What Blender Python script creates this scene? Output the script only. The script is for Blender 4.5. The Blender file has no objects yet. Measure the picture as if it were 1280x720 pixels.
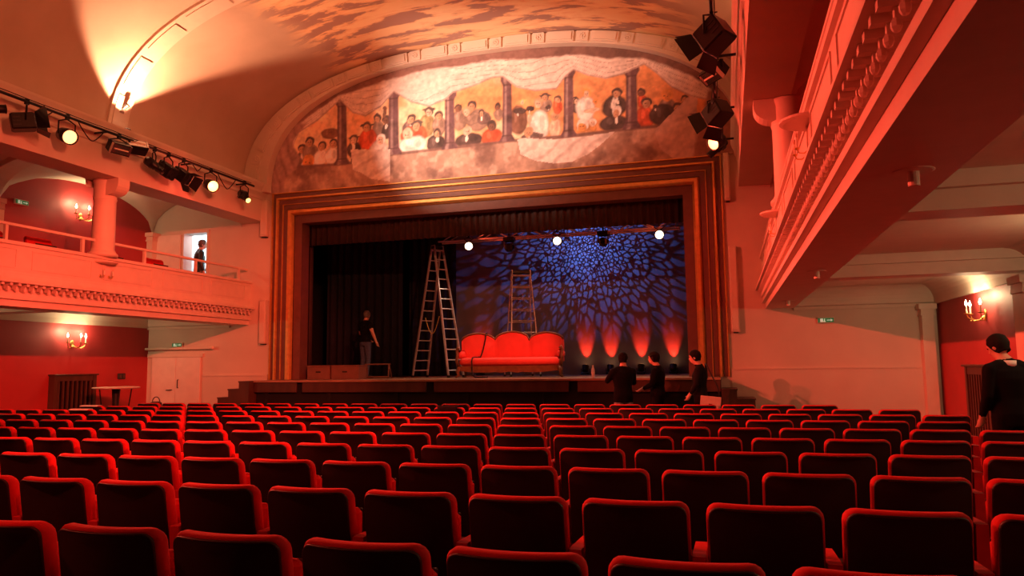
import bpy, math, random
import numpy as np
from mathutils import Vector, Matrix, Euler
random.seed(7)
scene = bpy.context.scene
COL = scene.collection
PI = math.pi

# ------------------------------------------------------------------ camera
cam_data = bpy.data.cameras.new('camera')
cam_data.lens = 920.0 / 1280.0 * 36.0
cam_data.sensor_width = 36.0
cam_data.clip_start = 0.05
cam = bpy.data.objects.new('camera', cam_data)
COL.objects.link(cam)
def _norm(v):
    v = np.array(v, dtype=float); return v / np.linalg.norm(v)
_fwd = _norm([270.0, -94.0, -920.0])                 # hall axis seen in camera space
_hor = np.array([1270.0, -82.0, -920.0])
_up = _norm(np.cross(_hor, _fwd)); _up = _up if _up[1] > 0 else -_up
_rt = np.cross(_fwd, _up)
_M = Matrix((tuple(_rt), tuple(_fwd), tuple(_up))).to_4x4()
_M.translation = Vector((0, 0, 1.5))
cam.matrix_world = _M
scene.camera = cam

# ------------------------------------------------------------------ world, view
world = bpy.data.worlds.new('world'); scene.world = world
world.use_nodes = True
world.node_tree.nodes['Background'].inputs[0].default_value = (0, 0, 0, 1)
world.node_tree.nodes['Background'].inputs[1].default_value = 0.0
scene.view_settings.view_transform = 'Standard'
scene.view_settings.look = 'None'
scene.view_settings.gamma = 1.0
scene.view_settings.exposure = 0.0
scene.view_settings.use_curve_mapping = False
try:
    scene.cycles.max_bounces = 6; scene.cycles.diffuse_bounces = 4; scene.cycles.sample_clamp_indirect = 4.0
except Exception:
    pass

# ------------------------------------------------------------------ lights
RED = (1.0, 0.075, 0.042); ORANGE = (1.0, 0.17, 0.045); WARM = (1.0, 0.66, 0.36)
def aim(o, target):
    d = Vector(target) - o.location
    o.rotation_euler = d.to_track_quat('-Z', 'Y').to_euler()
def spot(name, loc, target, power, color, angle=100, blend=0.5, radius=0.06):
    l = bpy.data.lights.new(name, 'SPOT'); l.energy = power; l.color = color
    l.spot_size = math.radians(angle); l.spot_blend = blend; l.shadow_soft_size = radius
    o = bpy.data.objects.new(name, l); COL.objects.link(o); o.location = loc; aim(o, target)
    return o
def point(name, loc, power, color, radius=0.04):
    l = bpy.data.lights.new(name, 'POINT'); l.energy = power; l.color = color; l.shadow_soft_size = radius
    o = bpy.data.objects.new(name, l); COL.objects.link(o); o.location = loc
    return o
# red washes on the stretches of the two lighting bars that run on out of the picture
for side, x, tx, g, e in (('left', -10.35, 3.0, 1.7, 4300), ('right', -0.17, -13.2, 1.35, 6200)):
    s = 1 if side == 'left' else -1
    spot('red_wash_%s_bar_third_bay_offscreen' % side, (x, 5.0, 5.33), (x + s*9.5, 8.2, .4), 1900*g, RED, 62, 0.5)
    spot('red_wash_%s_bar_fourth_bay_offscreen' % side, (x, 1.0, 5.33), (x + s*9.0, 4.0, .2), 650*g, RED, 64, 0.5)
    spot('red_wash_%s_bar_end_wall_offscreen' % side, (x, 3.0, 5.33), (tx, 15.0, .9), e, RED, 34, 0.5)
# uplights standing on the gallery cornices at the foot of the vault ribs
spot('vault_uplight', (-11.02, 11.25, 6.17), (-9.8, 11.2, 9.0), 1500, (1.0, 0.42, 0.22), 98, 0.3, 0.05)
spot('vault_uplight', (0.30, 11.2, 6.22), (-0.8, 11.8, 9.0), 130, (1.0, 0.40, 0.17), 125, 0.5, 0.05)
spot('vault_uplight_left_offscreen', (-10.86, 4.5, 6.22), (-7.0, 10.0, 8.6), 520, (1.0, 0.27, 0.11), 84, 0.7, 0.05)
spot('vault_uplight_right_offscreen', (0.30, 4.5, 6.22), (-6.5, 12.0, 8.2), 1500, (1.0, 0.27, 0.10), 84, 0.7, 0.05)

# ------------------------------------------------------------------ helpers
MATS = {}
def mat(name, color, rough=0.6, metal=0.0, var=0.12, scale=6.0, bump=0.0, bscale=40.0, emit=None, estr=0.0, sheen=0.0, spec=None, stretch=None):
    if name in MATS: return MATS[name]
    m = bpy.data.materials.new(name); m.use_nodes = True
    nt = m.node_tree; b = nt.nodes['Principled BSDF']
    b.inputs['Roughness'].default_value = rough; b.inputs['Metallic'].default_value = metal
    if spec is not None: b.inputs['Specular IOR Level'].default_value = spec
    tc = nt.nodes.new('ShaderNodeTexCoord'); mp = nt.nodes.new('ShaderNodeMapping')
    nt.links.new(tc.outputs['Object'], mp.inputs['Vector'])
    if stretch: mp.inputs['Scale'].default_value = stretch
    nz = nt.nodes.new('ShaderNodeTexNoise'); nz.inputs['Scale'].default_value = scale; nz.inputs['Detail'].default_value = 4
    nt.links.new(mp.outputs['Vector'], nz.inputs['Vector'])
    rp = nt.nodes.new('ShaderNodeValToRGB')
    c = Vector(color)
    rp.color_ramp.elements[0].position = 0.3; rp.color_ramp.elements[1].position = 0.7
    rp.color_ramp.elements[0].color = (*(c * (1 - var)), 1); rp.color_ramp.elements[1].color = (*[min(1, v * (1 + var)) for v in c], 1)
    nt.links.new(nz.outputs['Fac'], rp.inputs['Fac']); nt.links.new(rp.outputs['Color'], b.inputs['Base Color'])
    if bump > 0:
        n2 = nt.nodes.new('ShaderNodeTexNoise'); n2.inputs['Scale'].default_value = bscale
        nt.links.new(tc.outputs['Object'], n2.inputs['Vector'])
        bp = nt.nodes.new('ShaderNodeBump'); bp.inputs['Strength'].default_value = bump; bp.inputs['Distance'].default_value = 0.01
        nt.links.new(n2.outputs['Fac'], bp.inputs['Height']); nt.links.new(bp.outputs['Normal'], b.inputs['Normal'])
    if sheen > 0:
        b.inputs['Sheen Weight'].default_value = sheen; b.inputs['Sheen Roughness'].default_value = 0.4
        b.inputs['Sheen Tint'].default_value = (*c, 1)
    if emit is not None:
        b.inputs['Emission Color'].default_value = (*emit, 1); b.inputs['Emission Strength'].default_value = estr
    MATS[name] = m
    return m

class MB:
    """collects faces of one part, then links them as one mesh object"""
    def __init__(s): s.v = []; s.f = []; s.mi = []; s.cur = 0
    def add(s, vs, fs):
        n = len(s.v); s.v += [tuple(p) for p in vs]; s.f += [tuple(i + n for i in f) for f in fs]; s.mi += [s.cur] * len(fs); return s
    def box(s, x0, x1, y0, y1, z0, z1):
        return s.add([(x0,y0,z0),(x1,y0,z0),(x1,y1,z0),(x0,y1,z0),(x0,y0,z1),(x1,y0,z1),(x1,y1,z1),(x0,y1,z1)],
                     [(0,3,2,1),(4,5,6,7),(0,1,5,4),(1,2,6,5),(2,3,7,6),(3,0,4,7)])
    def bbox(s, x0, x1, y0, y1, z0, z1, b=0.01):
        """box with chamfered vertical and horizontal edges"""
        vs = []
        for (X0,X1,Y0,Y1,z) in ((x0+b,x1-b,y0+b,y1-b,z0),(x0,x1,y0,y1,z0+b),(x0,x1,y0,y1,z1-b),(x0+b,x1-b,y0+b,y1-b,z1)):
            vs += [(X0+b,Y0,z),(X1-b,Y0,z),(X1,Y0+b,z),(X1,Y1-b,z),(X1-b,Y1,z),(X0+b,Y1,z),(X0,Y1-b,z),(X0,Y0+b,z)]
        fs = [tuple(range(7,-1,-1)), tuple(range(24,32))]
        for k in range(3):
            for i in range(8): fs.append((k*8+i, k*8+(i+1)%8, (k+1)*8+(i+1)%8, (k+1)*8+i))
        return s.add(vs, fs)
    def prism(s, poly, a, b, axis='y'):
        """poly of 2-D points extruded along an axis"""
        def P(p, t):
            return (p[0], t, p[1]) if axis == 'y' else ((t, p[0], p[1]) if axis == 'x' else (p[0], p[1], t))
        n = len(poly); vs = [P(p, a) for p in poly] + [P(p, b) for p in poly]
        fs = [tuple(range(n)), tuple(range(2*n-1, n-1, -1))] + [(i, n+i, n+(i+1)%n, (i+1)%n) for i in range(n)]
        return s.add(vs, fs)
    def tube(s, pts, r, n=8, cap=True):
        pts = [Vector(p) for p in pts]; rs = r if isinstance(r, (list, tuple)) else [r]*len(pts)
        vs = []; ref = None
        for i, p in enumerate(pts):
            d = (pts[min(i+1, len(pts)-1)] - pts[max(i-1, 0)]).normalized()
            if ref is None: ref = Vector((0,0,1)) if abs(d.z) < 0.9 else Vector((1,0,0))
            u = d.cross(ref).normalized(); w = d.cross(u).normalized(); ref = u.cross(d)
            for k in range(n):
                a = 2*PI*k/n; vs.append(p + (u*math.cos(a) + w*math.sin(a))*rs[i])
        fs = [(i*n+k, i*n+(k+1)%n, (i+1)*n+(k+1)%n, (i+1)*n+k) for i in range(len(pts)-1) for k in range(n)]
        if cap: fs += [tuple(range(n-1,-1,-1)), tuple(range((len(pts)-1)*n, len(pts)*n))]
        return s.add(vs, fs)
    def lathe(s, prof, c=(0,0,0), n=16, a0=0.0, a1=2*PI):
        """prof: (radius, z) list around vertical axis at c"""
        full = abs(a1-a0-2*PI) < 1e-6; m = n if full else n+1
        vs = [(c[0]+r*math.cos(a0+(a1-a0)*k/n), c[1]+r*math.sin(a0+(a1-a0)*k/n), c[2]+z) for r, z in prof for k in range(m)]
        fs = []
        for i in range(len(prof)-1):
            for k in range(n):
                k2 = (k+1) % m if full else k+1
                fs.append((i*m+k, i*m+k2, (i+1)*m+k2, (i+1)*m+k))
        if full: fs += [tuple(range(m-1,-1,-1)), tuple(range((len(prof)-1)*m, len(prof)*m))]
        return s.add(vs, fs)
    def ball(s, c, r, n=10, m=7):
        rx, ry, rz = r if isinstance(r, (tuple, list)) else (r, r, r)
        vs = [(c[0], c[1], c[2]-rz)]
        for j in range(1, m):
            t = -PI/2 + PI*j/m
            for k in range(n): vs.append((c[0]+rx*math.cos(t)*math.cos(2*PI*k/n), c[1]+ry*math.cos(t)*math.sin(2*PI*k/n), c[2]+rz*math.sin(t)))
        vs.append((c[0], c[1], c[2]+rz)); L = len(vs)-1
        fs = [(0, 1+(k+1)%n, 1+k) for k in range(n)]
        for j in range(m-2):
            for k in range(n): fs.append((1+j*n+k, 1+j*n+(k+1)%n, 1+(j+1)*n+(k+1)%n, 1+(j+1)*n+k))
        fs += [(L, 1+(m-2)*n+k, 1+(m-2)*n+(k+1)%n) for k in range(n)]
        return s.add(vs, fs)
    def xf(s, M, start=0):
        s.v = s.v[:start] + [tuple(M @ Vector(p)) for p in s.v[start:]]; return s
    def mesh(s, name, m, smooth=False):
        me = bpy.data.meshes.new(name); me.from_pydata(s.v, [], s.f)
        for mm in (m if isinstance(m, (list, tuple)) else [m]): me.materials.append(mm)
        if any(s.mi): me.polygons.foreach_set('material_index', s.mi)
        if smooth: me.polygons.foreach_set('use_smooth', [True]*len(me.polygons))
        me.update(); return me
    def build(s, name, m, parent=None, smooth=False, loc=None, rot=None):
        o = bpy.data.objects.new(name, s.mesh(name, m, smooth)); COL.objects.link(o)
        if parent is not None: o.parent = parent
        if loc is not None: o.location = loc
        if rot is not None: o.rotation_euler = rot
        return o
def fixn(o):
    """make the face normals of a closed mesh consistent"""
    import bmesh
    bm = bmesh.new(); bm.from_mesh(o.data); bmesh.ops.recalc_face_normals(bm, faces=bm.faces); bm.to_mesh(o.data); bm.free(); return o
def tag(o, label=None, cat=None, group=None, kind=None):
    if label: o['label'] = label
    if cat: o['category'] = cat
    if group: o['group'] = group
    if kind: o['kind'] = kind
    return o
def thing(name, label, cat, loc=(0,0,0), rot=(0,0,0), group=None):
    o = bpy.data.objects.new(name, None); COL.objects.link(o); o.location = loc; o.rotation_euler = rot
    o.empty_display_size = 0.1
    return tag(o, label, cat, group)
def share(name, me, parent, loc=(0,0,0), rot=(0,0,0)):
    o = bpy.data.objects.new(name, me); COL.objects.link(o); o.parent = parent; o.location = loc; o.rotation_euler = rot; return o
def copy_tree(o, parent=None):
    c = o.copy(); COL.objects.link(c); c.parent = parent
    for ch in list(o.children): copy_tree(ch, c)
    return c

# ------------------------------------------------------------------ materials
CREAM = mat('cream_plaster', (0.66, 0.55, 0.45), 0.75, var=0.06, scale=1.2, bump=0.06, bscale=25)
REDWALL = mat('red_wall_paint', (0.40, 0.034, 0.036), 0.6, var=0.10, scale=1.5)
TRIMC = mat('cream_trim_paint', (0.70, 0.58, 0.47), 0.55, var=0.04)
DOORP = mat('pale_door_paint', (0.78, 0.66, 0.58), 0.5, var=0.04)
SOFFIT = mat('dark_beige_soffit', (0.27, 0.18, 0.15), 0.8, var=0.05)
GOLD = mat('gilt_moulding', (0.72, 0.40, 0.12), 0.38, 0.55, var=0.12, scale=9)
BROWN = mat('oxblood_moulding', (0.15, 0.060, 0.045), 0.5, var=0.12)
FLOORM = mat('dark_hall_floor', (0.06, 0.022, 0.016), 0.6, var=0.25, scale=3)
VELVET = mat('red_velvet', (0.50, 0.014, 0.014), 0.75, var=0.10, scale=14, sheen=0.25, spec=0.2)
SHELL = mat('dark_seat_shell', (0.014, 0.006, 0.006), 0.55, var=0.2, scale=8)
IRON = mat('black_iron', (0.02, 0.017, 0.016), 0.45, 0.3, var=0.1)
BLACK = mat('black_metal', (0.012, 0.011, 0.011), 0.42, 0.4, var=0.2)
CHROME = mat('bright_steel', (0.75, 0.74, 0.72), 0.2, 1.0, var=0.05)
ALU = mat('aluminium', (0.72, 0.73, 0.75), 0.42, 0.6, var=0.08)
BRASS = mat('brass', (0.70, 0.46, 0.14), 0.3, 0.9, var=0.1)
WAX = mat('ivory_candle_sleeve', (0.85, 0.78, 0.62), 0.5)
BULB = mat('lit_candle_bulb', (1, 0.9, 0.7), 0.3, emit=(1.0, 0.72, 0.38), estr=40)
BULBOFF = mat('unlit_candle_bulb', (0.7, 0.45, 0.3), 0.2)
STAGEW = mat('worn_stage_boards', (0.34, 0.20, 0.12), 0.5, var=0.25, scale=4, stretch=(0.4, 6, 1))
DARKW = mat('dark_stained_wood', (0.075, 0.030, 0.018), 0.45, var=0.25, scale=5, stretch=(1, 1, 0.2))
VOID = mat('black_stage_cloth', (0.006, 0.005, 0.006), 0.9, var=0.2)
CURTAIN = mat('brown_velour_curtain', (0.045, 0.018, 0.014), 0.85, var=0.2, sheen=0.2)
NAVY = mat('blue_black_drape', (0.014, 0.014, 0.028), 0.9, var=0.25)
BACKD = mat('grey_backdrop_cloth', (0.24, 0.24, 0.30), 0.9, var=0.08, scale=2)

# ------------------------------------------------------------------ structure: floor, walls
Yp = 15.5; XW0, XW1 = -14.2, 3.8
def struct(name, mb, m, parent=None, label=None, smooth=False):
    o = mb.build(name, m, parent, smooth)
    if parent is None: o['kind'] = 'structure'
    if label: o['label'] = label
    return o
struct('floor', MB().box(XW0-.3, XW1+.3, -7, Yp+.3, -.2, 0), FLOORM)
struct('wall_left', MB().box(XW0-.3, XW0, -7, Yp+.3, 0, 6.4), REDWALL, label='red painted side wall behind the balcony with the round column')
struct('wall_right', MB().box(XW1, XW1+.3, -7, Yp+.3, 0, 6.4), REDWALL, label='red painted side wall behind the man in the suit')
struct('wall_back', MB().box(XW0, XW1, -7.3, -7, 0, 9.2), CREAM)
wl = MB()
wl.box(XW0, -13.22, Yp, Yp+.3, 0, 6.6).box(-13.22, -12.5, Yp, Yp+.3, 0, 3.05).box(-13.22, -12.5, Yp, Yp+.3, 4.97, 6.6).box(-12.5, -10.45, Yp, Yp+.3, 0, 6.6)
wl.box(-.15, XW1, Yp, Yp+.3, 0, 6.6)
wl.box(-10.45, -.15, Yp, Yp+.3, 5.62, 6.6).box(-11.6, 1.4, Yp, Yp+.3, 6.6, 9.3)
struct('wall_proscenium', wl, CREAM, label='cream plaster wall around the stage opening')
# corner pilasters under the balconies and on the gallery
def pilaster(name, x0, x1, y0, y1, z0, z1, n):
    m = MB().box(x0, x1, y0, y1, z0, z1-.22)
    m.box(x0-.02, x1+.02, y0-.02, y1, z1-.22, z1-.18).box(x0-.01, x1+.01, y0-.01, y1, z1-.18, z1-.1).box(x0-.05, x1+.05, y0-.05, y1, z1-.1, z1)
    m.box(x0-.03, x1+.03, y0-.03, y1, z0, z0+.16)
    struct(name, m, TRIMC)
pilaster('trim_1', 3.50, 3.70, 15.28, 15.5, 0, 2.56, 1)
pilaster('trim_2', 3.64, 3.78, 10.75, 11.15, 0, 2.58, 2)
pilaster('trim_3', -14.18, -14.0, 15.28, 15.5, 3.05, 5.0, 3)
pilaster('trim_4', -14.18, -14.0, 10.85, 11.25, 3.05, 5.0, 4)
# dado ledges on the end wall
struct('trim_5', MB().box(-12.5, -10.66, Yp-.025, Yp, 0, 1.33).box(-12.5, -10.66, Yp-.04, Yp, 1.33, 1.36), CREAM)
struct('trim_6', MB().box(.06, 3.5, Yp-.025, Yp, 0, 1.37).box(.06, 3.5, Yp-.04, Yp, 1.37, 1.40), CREAM)
struct('baseboard_left', MB().box(XW0, XW0+.02, -7, Yp, 0, .12), DARKW)
struct('baseboard_right', MB().box(XW1-.02, XW1, -7, Yp, 0, .12), DARKW)

# ------------------------------------------------------------------ vault
VC, VA, VH, VN, VZ = -5.1, 6.25, 3.1, 2.5, 5.8
def sup(t, a=VA, h=VH, n=VN):
    c, s = math.cos(t), math.sin(t)
    return (VC - math.copysign(abs(c)**(2/n), c)*a, VZ + abs(s)**(2/n)*h)
def vault_mat():
    m = bpy.data.materials.new('painted_sky_vault'); m.use_nodes = True; nt = m.node_tree; N = nt.nodes.new; L = nt.links.new
    b = nt.nodes['Principled BSDF']; b.inputs['Roughness'].default_value = 0.8
    tc = N('ShaderNodeTexCoord'); sep = N('ShaderNodeSeparateXYZ'); L(tc.outputs['Object'], sep.inputs[0])
    mp = N('ShaderNodeMapping'); mp.inputs['Scale'].default_value = (0.42, 1.5, 0.4); mp.inputs['Rotation'].default_value = (0, 0, 0.42)
    L(tc.outputs['Object'], mp.inputs['Vector'])
    nz = N('ShaderNodeTexNoise'); nz.inputs['Scale'].default_value = 1.8; nz.inputs['Detail'].default_value = 8; nz.inputs['Roughness'].default_value = 0.6; nz.inputs['Distortion'].default_value = 0.35
    L(mp.outputs['Vector'], nz.inputs['Vector'])
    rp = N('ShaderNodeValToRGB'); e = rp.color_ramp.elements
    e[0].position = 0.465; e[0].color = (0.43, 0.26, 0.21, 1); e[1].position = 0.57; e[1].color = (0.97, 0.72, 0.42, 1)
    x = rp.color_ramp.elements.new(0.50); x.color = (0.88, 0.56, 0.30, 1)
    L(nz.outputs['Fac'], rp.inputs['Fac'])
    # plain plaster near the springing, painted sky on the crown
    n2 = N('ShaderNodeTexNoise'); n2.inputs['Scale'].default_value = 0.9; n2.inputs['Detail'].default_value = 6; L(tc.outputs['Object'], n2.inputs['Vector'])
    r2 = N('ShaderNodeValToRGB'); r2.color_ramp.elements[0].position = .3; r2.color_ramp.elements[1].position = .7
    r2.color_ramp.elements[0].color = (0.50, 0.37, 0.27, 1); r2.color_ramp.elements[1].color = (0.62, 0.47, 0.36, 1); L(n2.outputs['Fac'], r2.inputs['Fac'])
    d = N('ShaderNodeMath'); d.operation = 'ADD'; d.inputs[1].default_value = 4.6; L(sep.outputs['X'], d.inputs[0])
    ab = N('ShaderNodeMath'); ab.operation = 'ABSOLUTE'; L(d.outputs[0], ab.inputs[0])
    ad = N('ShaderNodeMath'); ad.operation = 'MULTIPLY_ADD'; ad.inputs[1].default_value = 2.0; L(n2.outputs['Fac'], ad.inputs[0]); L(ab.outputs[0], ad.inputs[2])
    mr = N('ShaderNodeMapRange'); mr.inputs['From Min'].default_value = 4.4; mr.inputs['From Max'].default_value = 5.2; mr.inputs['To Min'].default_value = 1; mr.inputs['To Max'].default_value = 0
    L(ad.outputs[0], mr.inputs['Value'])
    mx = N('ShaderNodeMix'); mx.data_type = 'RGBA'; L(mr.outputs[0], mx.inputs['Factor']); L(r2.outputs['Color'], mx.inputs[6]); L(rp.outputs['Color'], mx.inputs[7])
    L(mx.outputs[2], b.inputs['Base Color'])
    return m
vb = MB(); NT = 72; prof = [sup(PI*i/NT) for i in range(NT+1)]; prof2 = [sup(PI*i/NT, VA+.25, VH+.25) for i in range(NT+1)]
ys = [-7, -2, 3, 7, 9, 10, 11, 12, 13, 14, 15, Yp]
n = NT+1
vb.add([(p[0], y, p[1]) for y in ys for p in prof], [(j*n+i, j*n+i+1, (j+1)*n+i+1, (j+1)*n+i) for j in range(len(ys)-1) for i in range(NT)])
vb.add([(p[0], y, p[1]) for y in (-7, Yp) for p in prof2], [(i, n+i, n+i+1, i+1) for i in range(NT)])
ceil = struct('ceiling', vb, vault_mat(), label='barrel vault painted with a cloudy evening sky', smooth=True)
# transverse rib with sunk panels
def arch_ring(mb, a0, h0, a1, h1, y0, y1, N=72, t0=0.0, t1=PI):
    A = [sup(t0+(t1-t0)*i/N, a0, h0) for i in range(N+1)]; B = [sup(t0+(t1-t0)*i/N, a1, h1) for i in range(N+1)]
    k = N+1
    vs = [(p[0], y, p[1]) for (S, y) in ((A, y0), (B, y0), (A, y1), (B, y1)) for p in S]
    fs = []
    for i in range(N):
        fs += [(i, i+1, k+i+1, k+i), (2*k+i, 3*k+i, 3*k+i+1, 2*k+i+1), (i, 2*k+i, 2*k+i+1, i+1), (k+i, k+i+1, 3*k+i+1, 3*k+i)]
    fs += [(0, k, 3*k, 2*k), (N, 2*k+N, 3*k+N, k+N)]
    return mb.add(vs, fs)
rib = struct('trim_7', arch_ring(MB(), VA-.05, VH-.05, VA+.02, VH+.02, 11.05, 11.52), TRIMC, label='raised plaster rib crossing the vault')
def curved_plate(a, h, ta, tb, y0, y1, th, K=4):
    mb = MB(); P = [sup(ta+(tb-ta)*i/K, a, h) for i in range(K+1)]; Q = [sup(ta+(tb-ta)*i/K, a-th, h-th) for i in range(K+1)]
    k = K+1; vs = [(p[0], y, p[1]) for (S, y) in ((P, y0), (Q, y0), (P, y1), (Q, y1)) for p in S]; fs = []
    for i in range(K):
        fs += [(i, i+1, k+i+1, k+i), (2*k+i, 3*k+i, 3*k+i+1, 2*k+i+1), (k+i, k+i+1, 3*k+i+1, 3*k+i)]
    fs += [(0, k, 3*k, 2*k), (K, 2*k+K, 3*k+K, k+K)]
    return mb.add(vs, fs)
for i in range(24):
    t0 = PI*(i+.5)/25 + .01
    if i % 2 == 0: curved_plate(VA-.05, VH-.05, t0, t0+PI/25*1.5, 11.13, 11.44, .018).build('panel', TRIMC, rib)
# archivolt round the painting: front band on the end wall with plain panels and rosette squares
arv = struct('trim_8', arch_ring(MB(), VA-.02, VH-.02, 5.56, 2.84, 15.26, 15.5), CREAM, label='plaster arch band with panels and rosettes around the mural')
# equal arc-length stations on the middle of the band
MA, MH = 5.93, 2.97
st = [sup(PI*i/2000, MA, MH) for i in range(2001)]
acc = [0.0]
for i in range(2000): acc.append(acc[-1] + math.dist(st[i], st[i+1]))
def station(s):
    i = int(np.searchsorted(acc, s)); return max(1, min(1999, i))
def band_quad(s0, s1, hw, y0, y1):
    mb = MB(); K = 4; pts = []
    for j in range(K+1):
        i = station(s0+(s1-s0)*j/K); p = Vector((st[i][0], st[i][1])); d = Vector((st[i+1][0]-st[i-1][0], st[i+1][1]-st[i-1][1])).normalized(); nn = Vector((-d.y, d.x))
        pts.append((p+nn*hw, p-nn*hw))
    vs = [(a.x, y, a.y) for y in (y0, y1) for pr in pts for a in pr]; m2 = 2*(K+1); fs = []
    for j in range(K):
        a = 2*j; fs += [(a, a+1, a+3, a+2), (a, a+2, m2+a+2, m2+a), (a+1, m2+a+1, m2+a+3, a+3)]
    fs += [(0, m2, m2+1, 1), (2*K, 2*K+1, m2+2*K+1, m2+2*K)]
    return mb.add(vs, fs)
TOT = acc[-1]; npair = 15; pit = TOT/npair
for k in range(npair):
    s0 = k*pit + .06
    o = band_quad(s0, s0+pit*.60, .115, 15.222, 15.27).build('panel', CREAM, arv)
    band_quad(s0+.05, s0+pit*.60-.05, .080, 15.200, 15.225).build('raised_field', CREAM, o)
    sq = band_quad(s0+pit*.66, s0+pit*.93, .115, 15.228, 15.27).build('rosette_square', CREAM, arv)
    i = station(s0+pit*.795); mb = MB()
    for q in range(8):
        a = q*PI/4; mb.ball((st[i][0]+.055*math.cos(a), 15.225, st[i][1]+.055*math.sin(a)), (.028, .014, .028), 6, 4)
    mb.ball((st[i][0], 15.225, st[i][1]), (.03, .02, .03), 6, 4).build('rosette', CREAM, sq)

# ------------------------------------------------------------------ proscenium frame
frame = thing('proscenium_frame', 'stepped gilt and oxblood moulded frame around the stage opening', 'frame', (-5.3, Yp, 1.0))
def pi_band(off, w, y0, y1, m, round_=False):
    xo0, xo1, zt, zb = -10.62+5.3, .04+5.3, 5.80-1.0, 1.236-1.0
    a0, a1, at = xo0+off, xo1-off, zt-off*.97; b0, b1, bt = a0+w, a1-w, at-w*.97
    mb = MB(); K = [(0, y1), (0, y0), (1, y0), (1, y1)] if not round_ else [(0, 0), (.12, -.6*abs(y0)), (.3, y0), (.7, y0), (.88, -.6*abs(y0)), (1, 0)]
    ring = []
    for f, y in K:
        l, r, t = a0+(b0-a0)*f, a1+(b1-a1)*f, at+(bt-at)*f
        ring.append([(l, y, zb), (l, y, t), (r, y, t), (r, y, zb)])
    nk = len(ring); vs = [p for rr in ring for p in rr]; fs = []
    for i in range(nk-1):
        for j in range(3): fs.append((i*4+j, i*4+j+1, (i+1)*4+j+1, (i+1)*4+j))
    mb.add(vs, fs); return mb.build('moulding', m, frame)
pi_band(.00, .045, -.07, .02, GOLD, True)
pi_band(.045, .085, -.03, .02, BROWN)
pi_band(.13, .085, -.10, .02, GOLD, True)
pi_band(.215, .10, -.05, .02, BROWN)
pi_band(.315, .03, -.08, .02, GOLD, True)
pi_band(.345, .105, -.05, .02, BROWN)
pi_band(.45, .16, -.12, .02, GOLD, True)
pi_band(.61, .20, .02, .35, BROWN)
# column loudspeakers either side of the frame
for x0, x1, z0, z1, lb in ((-10.90, -10.70, 4.72, 5.62, 'slim cream column loudspeaker beside the frame, above the balcony with round column'),
                          (-10.86, -10.68, 2.10, 3.16, 'slim red-lit column loudspeaker beside the frame, above the stage steps'),
                          (.07, .19, 4.80, 5.80, 'slim column loudspeaker high on the wall by the hanging spotlights'),
                          (.10, .26, 2.12, 3.86, 'tall slim column loudspeaker low beside the frame near the people')):
    t = thing('column_loudspeaker', lb, 'loudspeaker', ((x0+x1)/2, Yp-.001, z0), group='column loudspeakers flanking the stage frame')
    w = (x1-x0)/2; h = z1-z0
    MB().bbox(-w, w, -.13, 0, 0, h, .012).build('cabinet', CREAM, t)
    g = MB()
    MB().bbox(-w+.02, w-.02, -.142, -.128, .04, h-.04, .006).build('grille', TRIMC, t)
    MB().box(-w*.6, w*.6, -.10, 0, -.02, 0).build('bracket', IRON, t)

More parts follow.
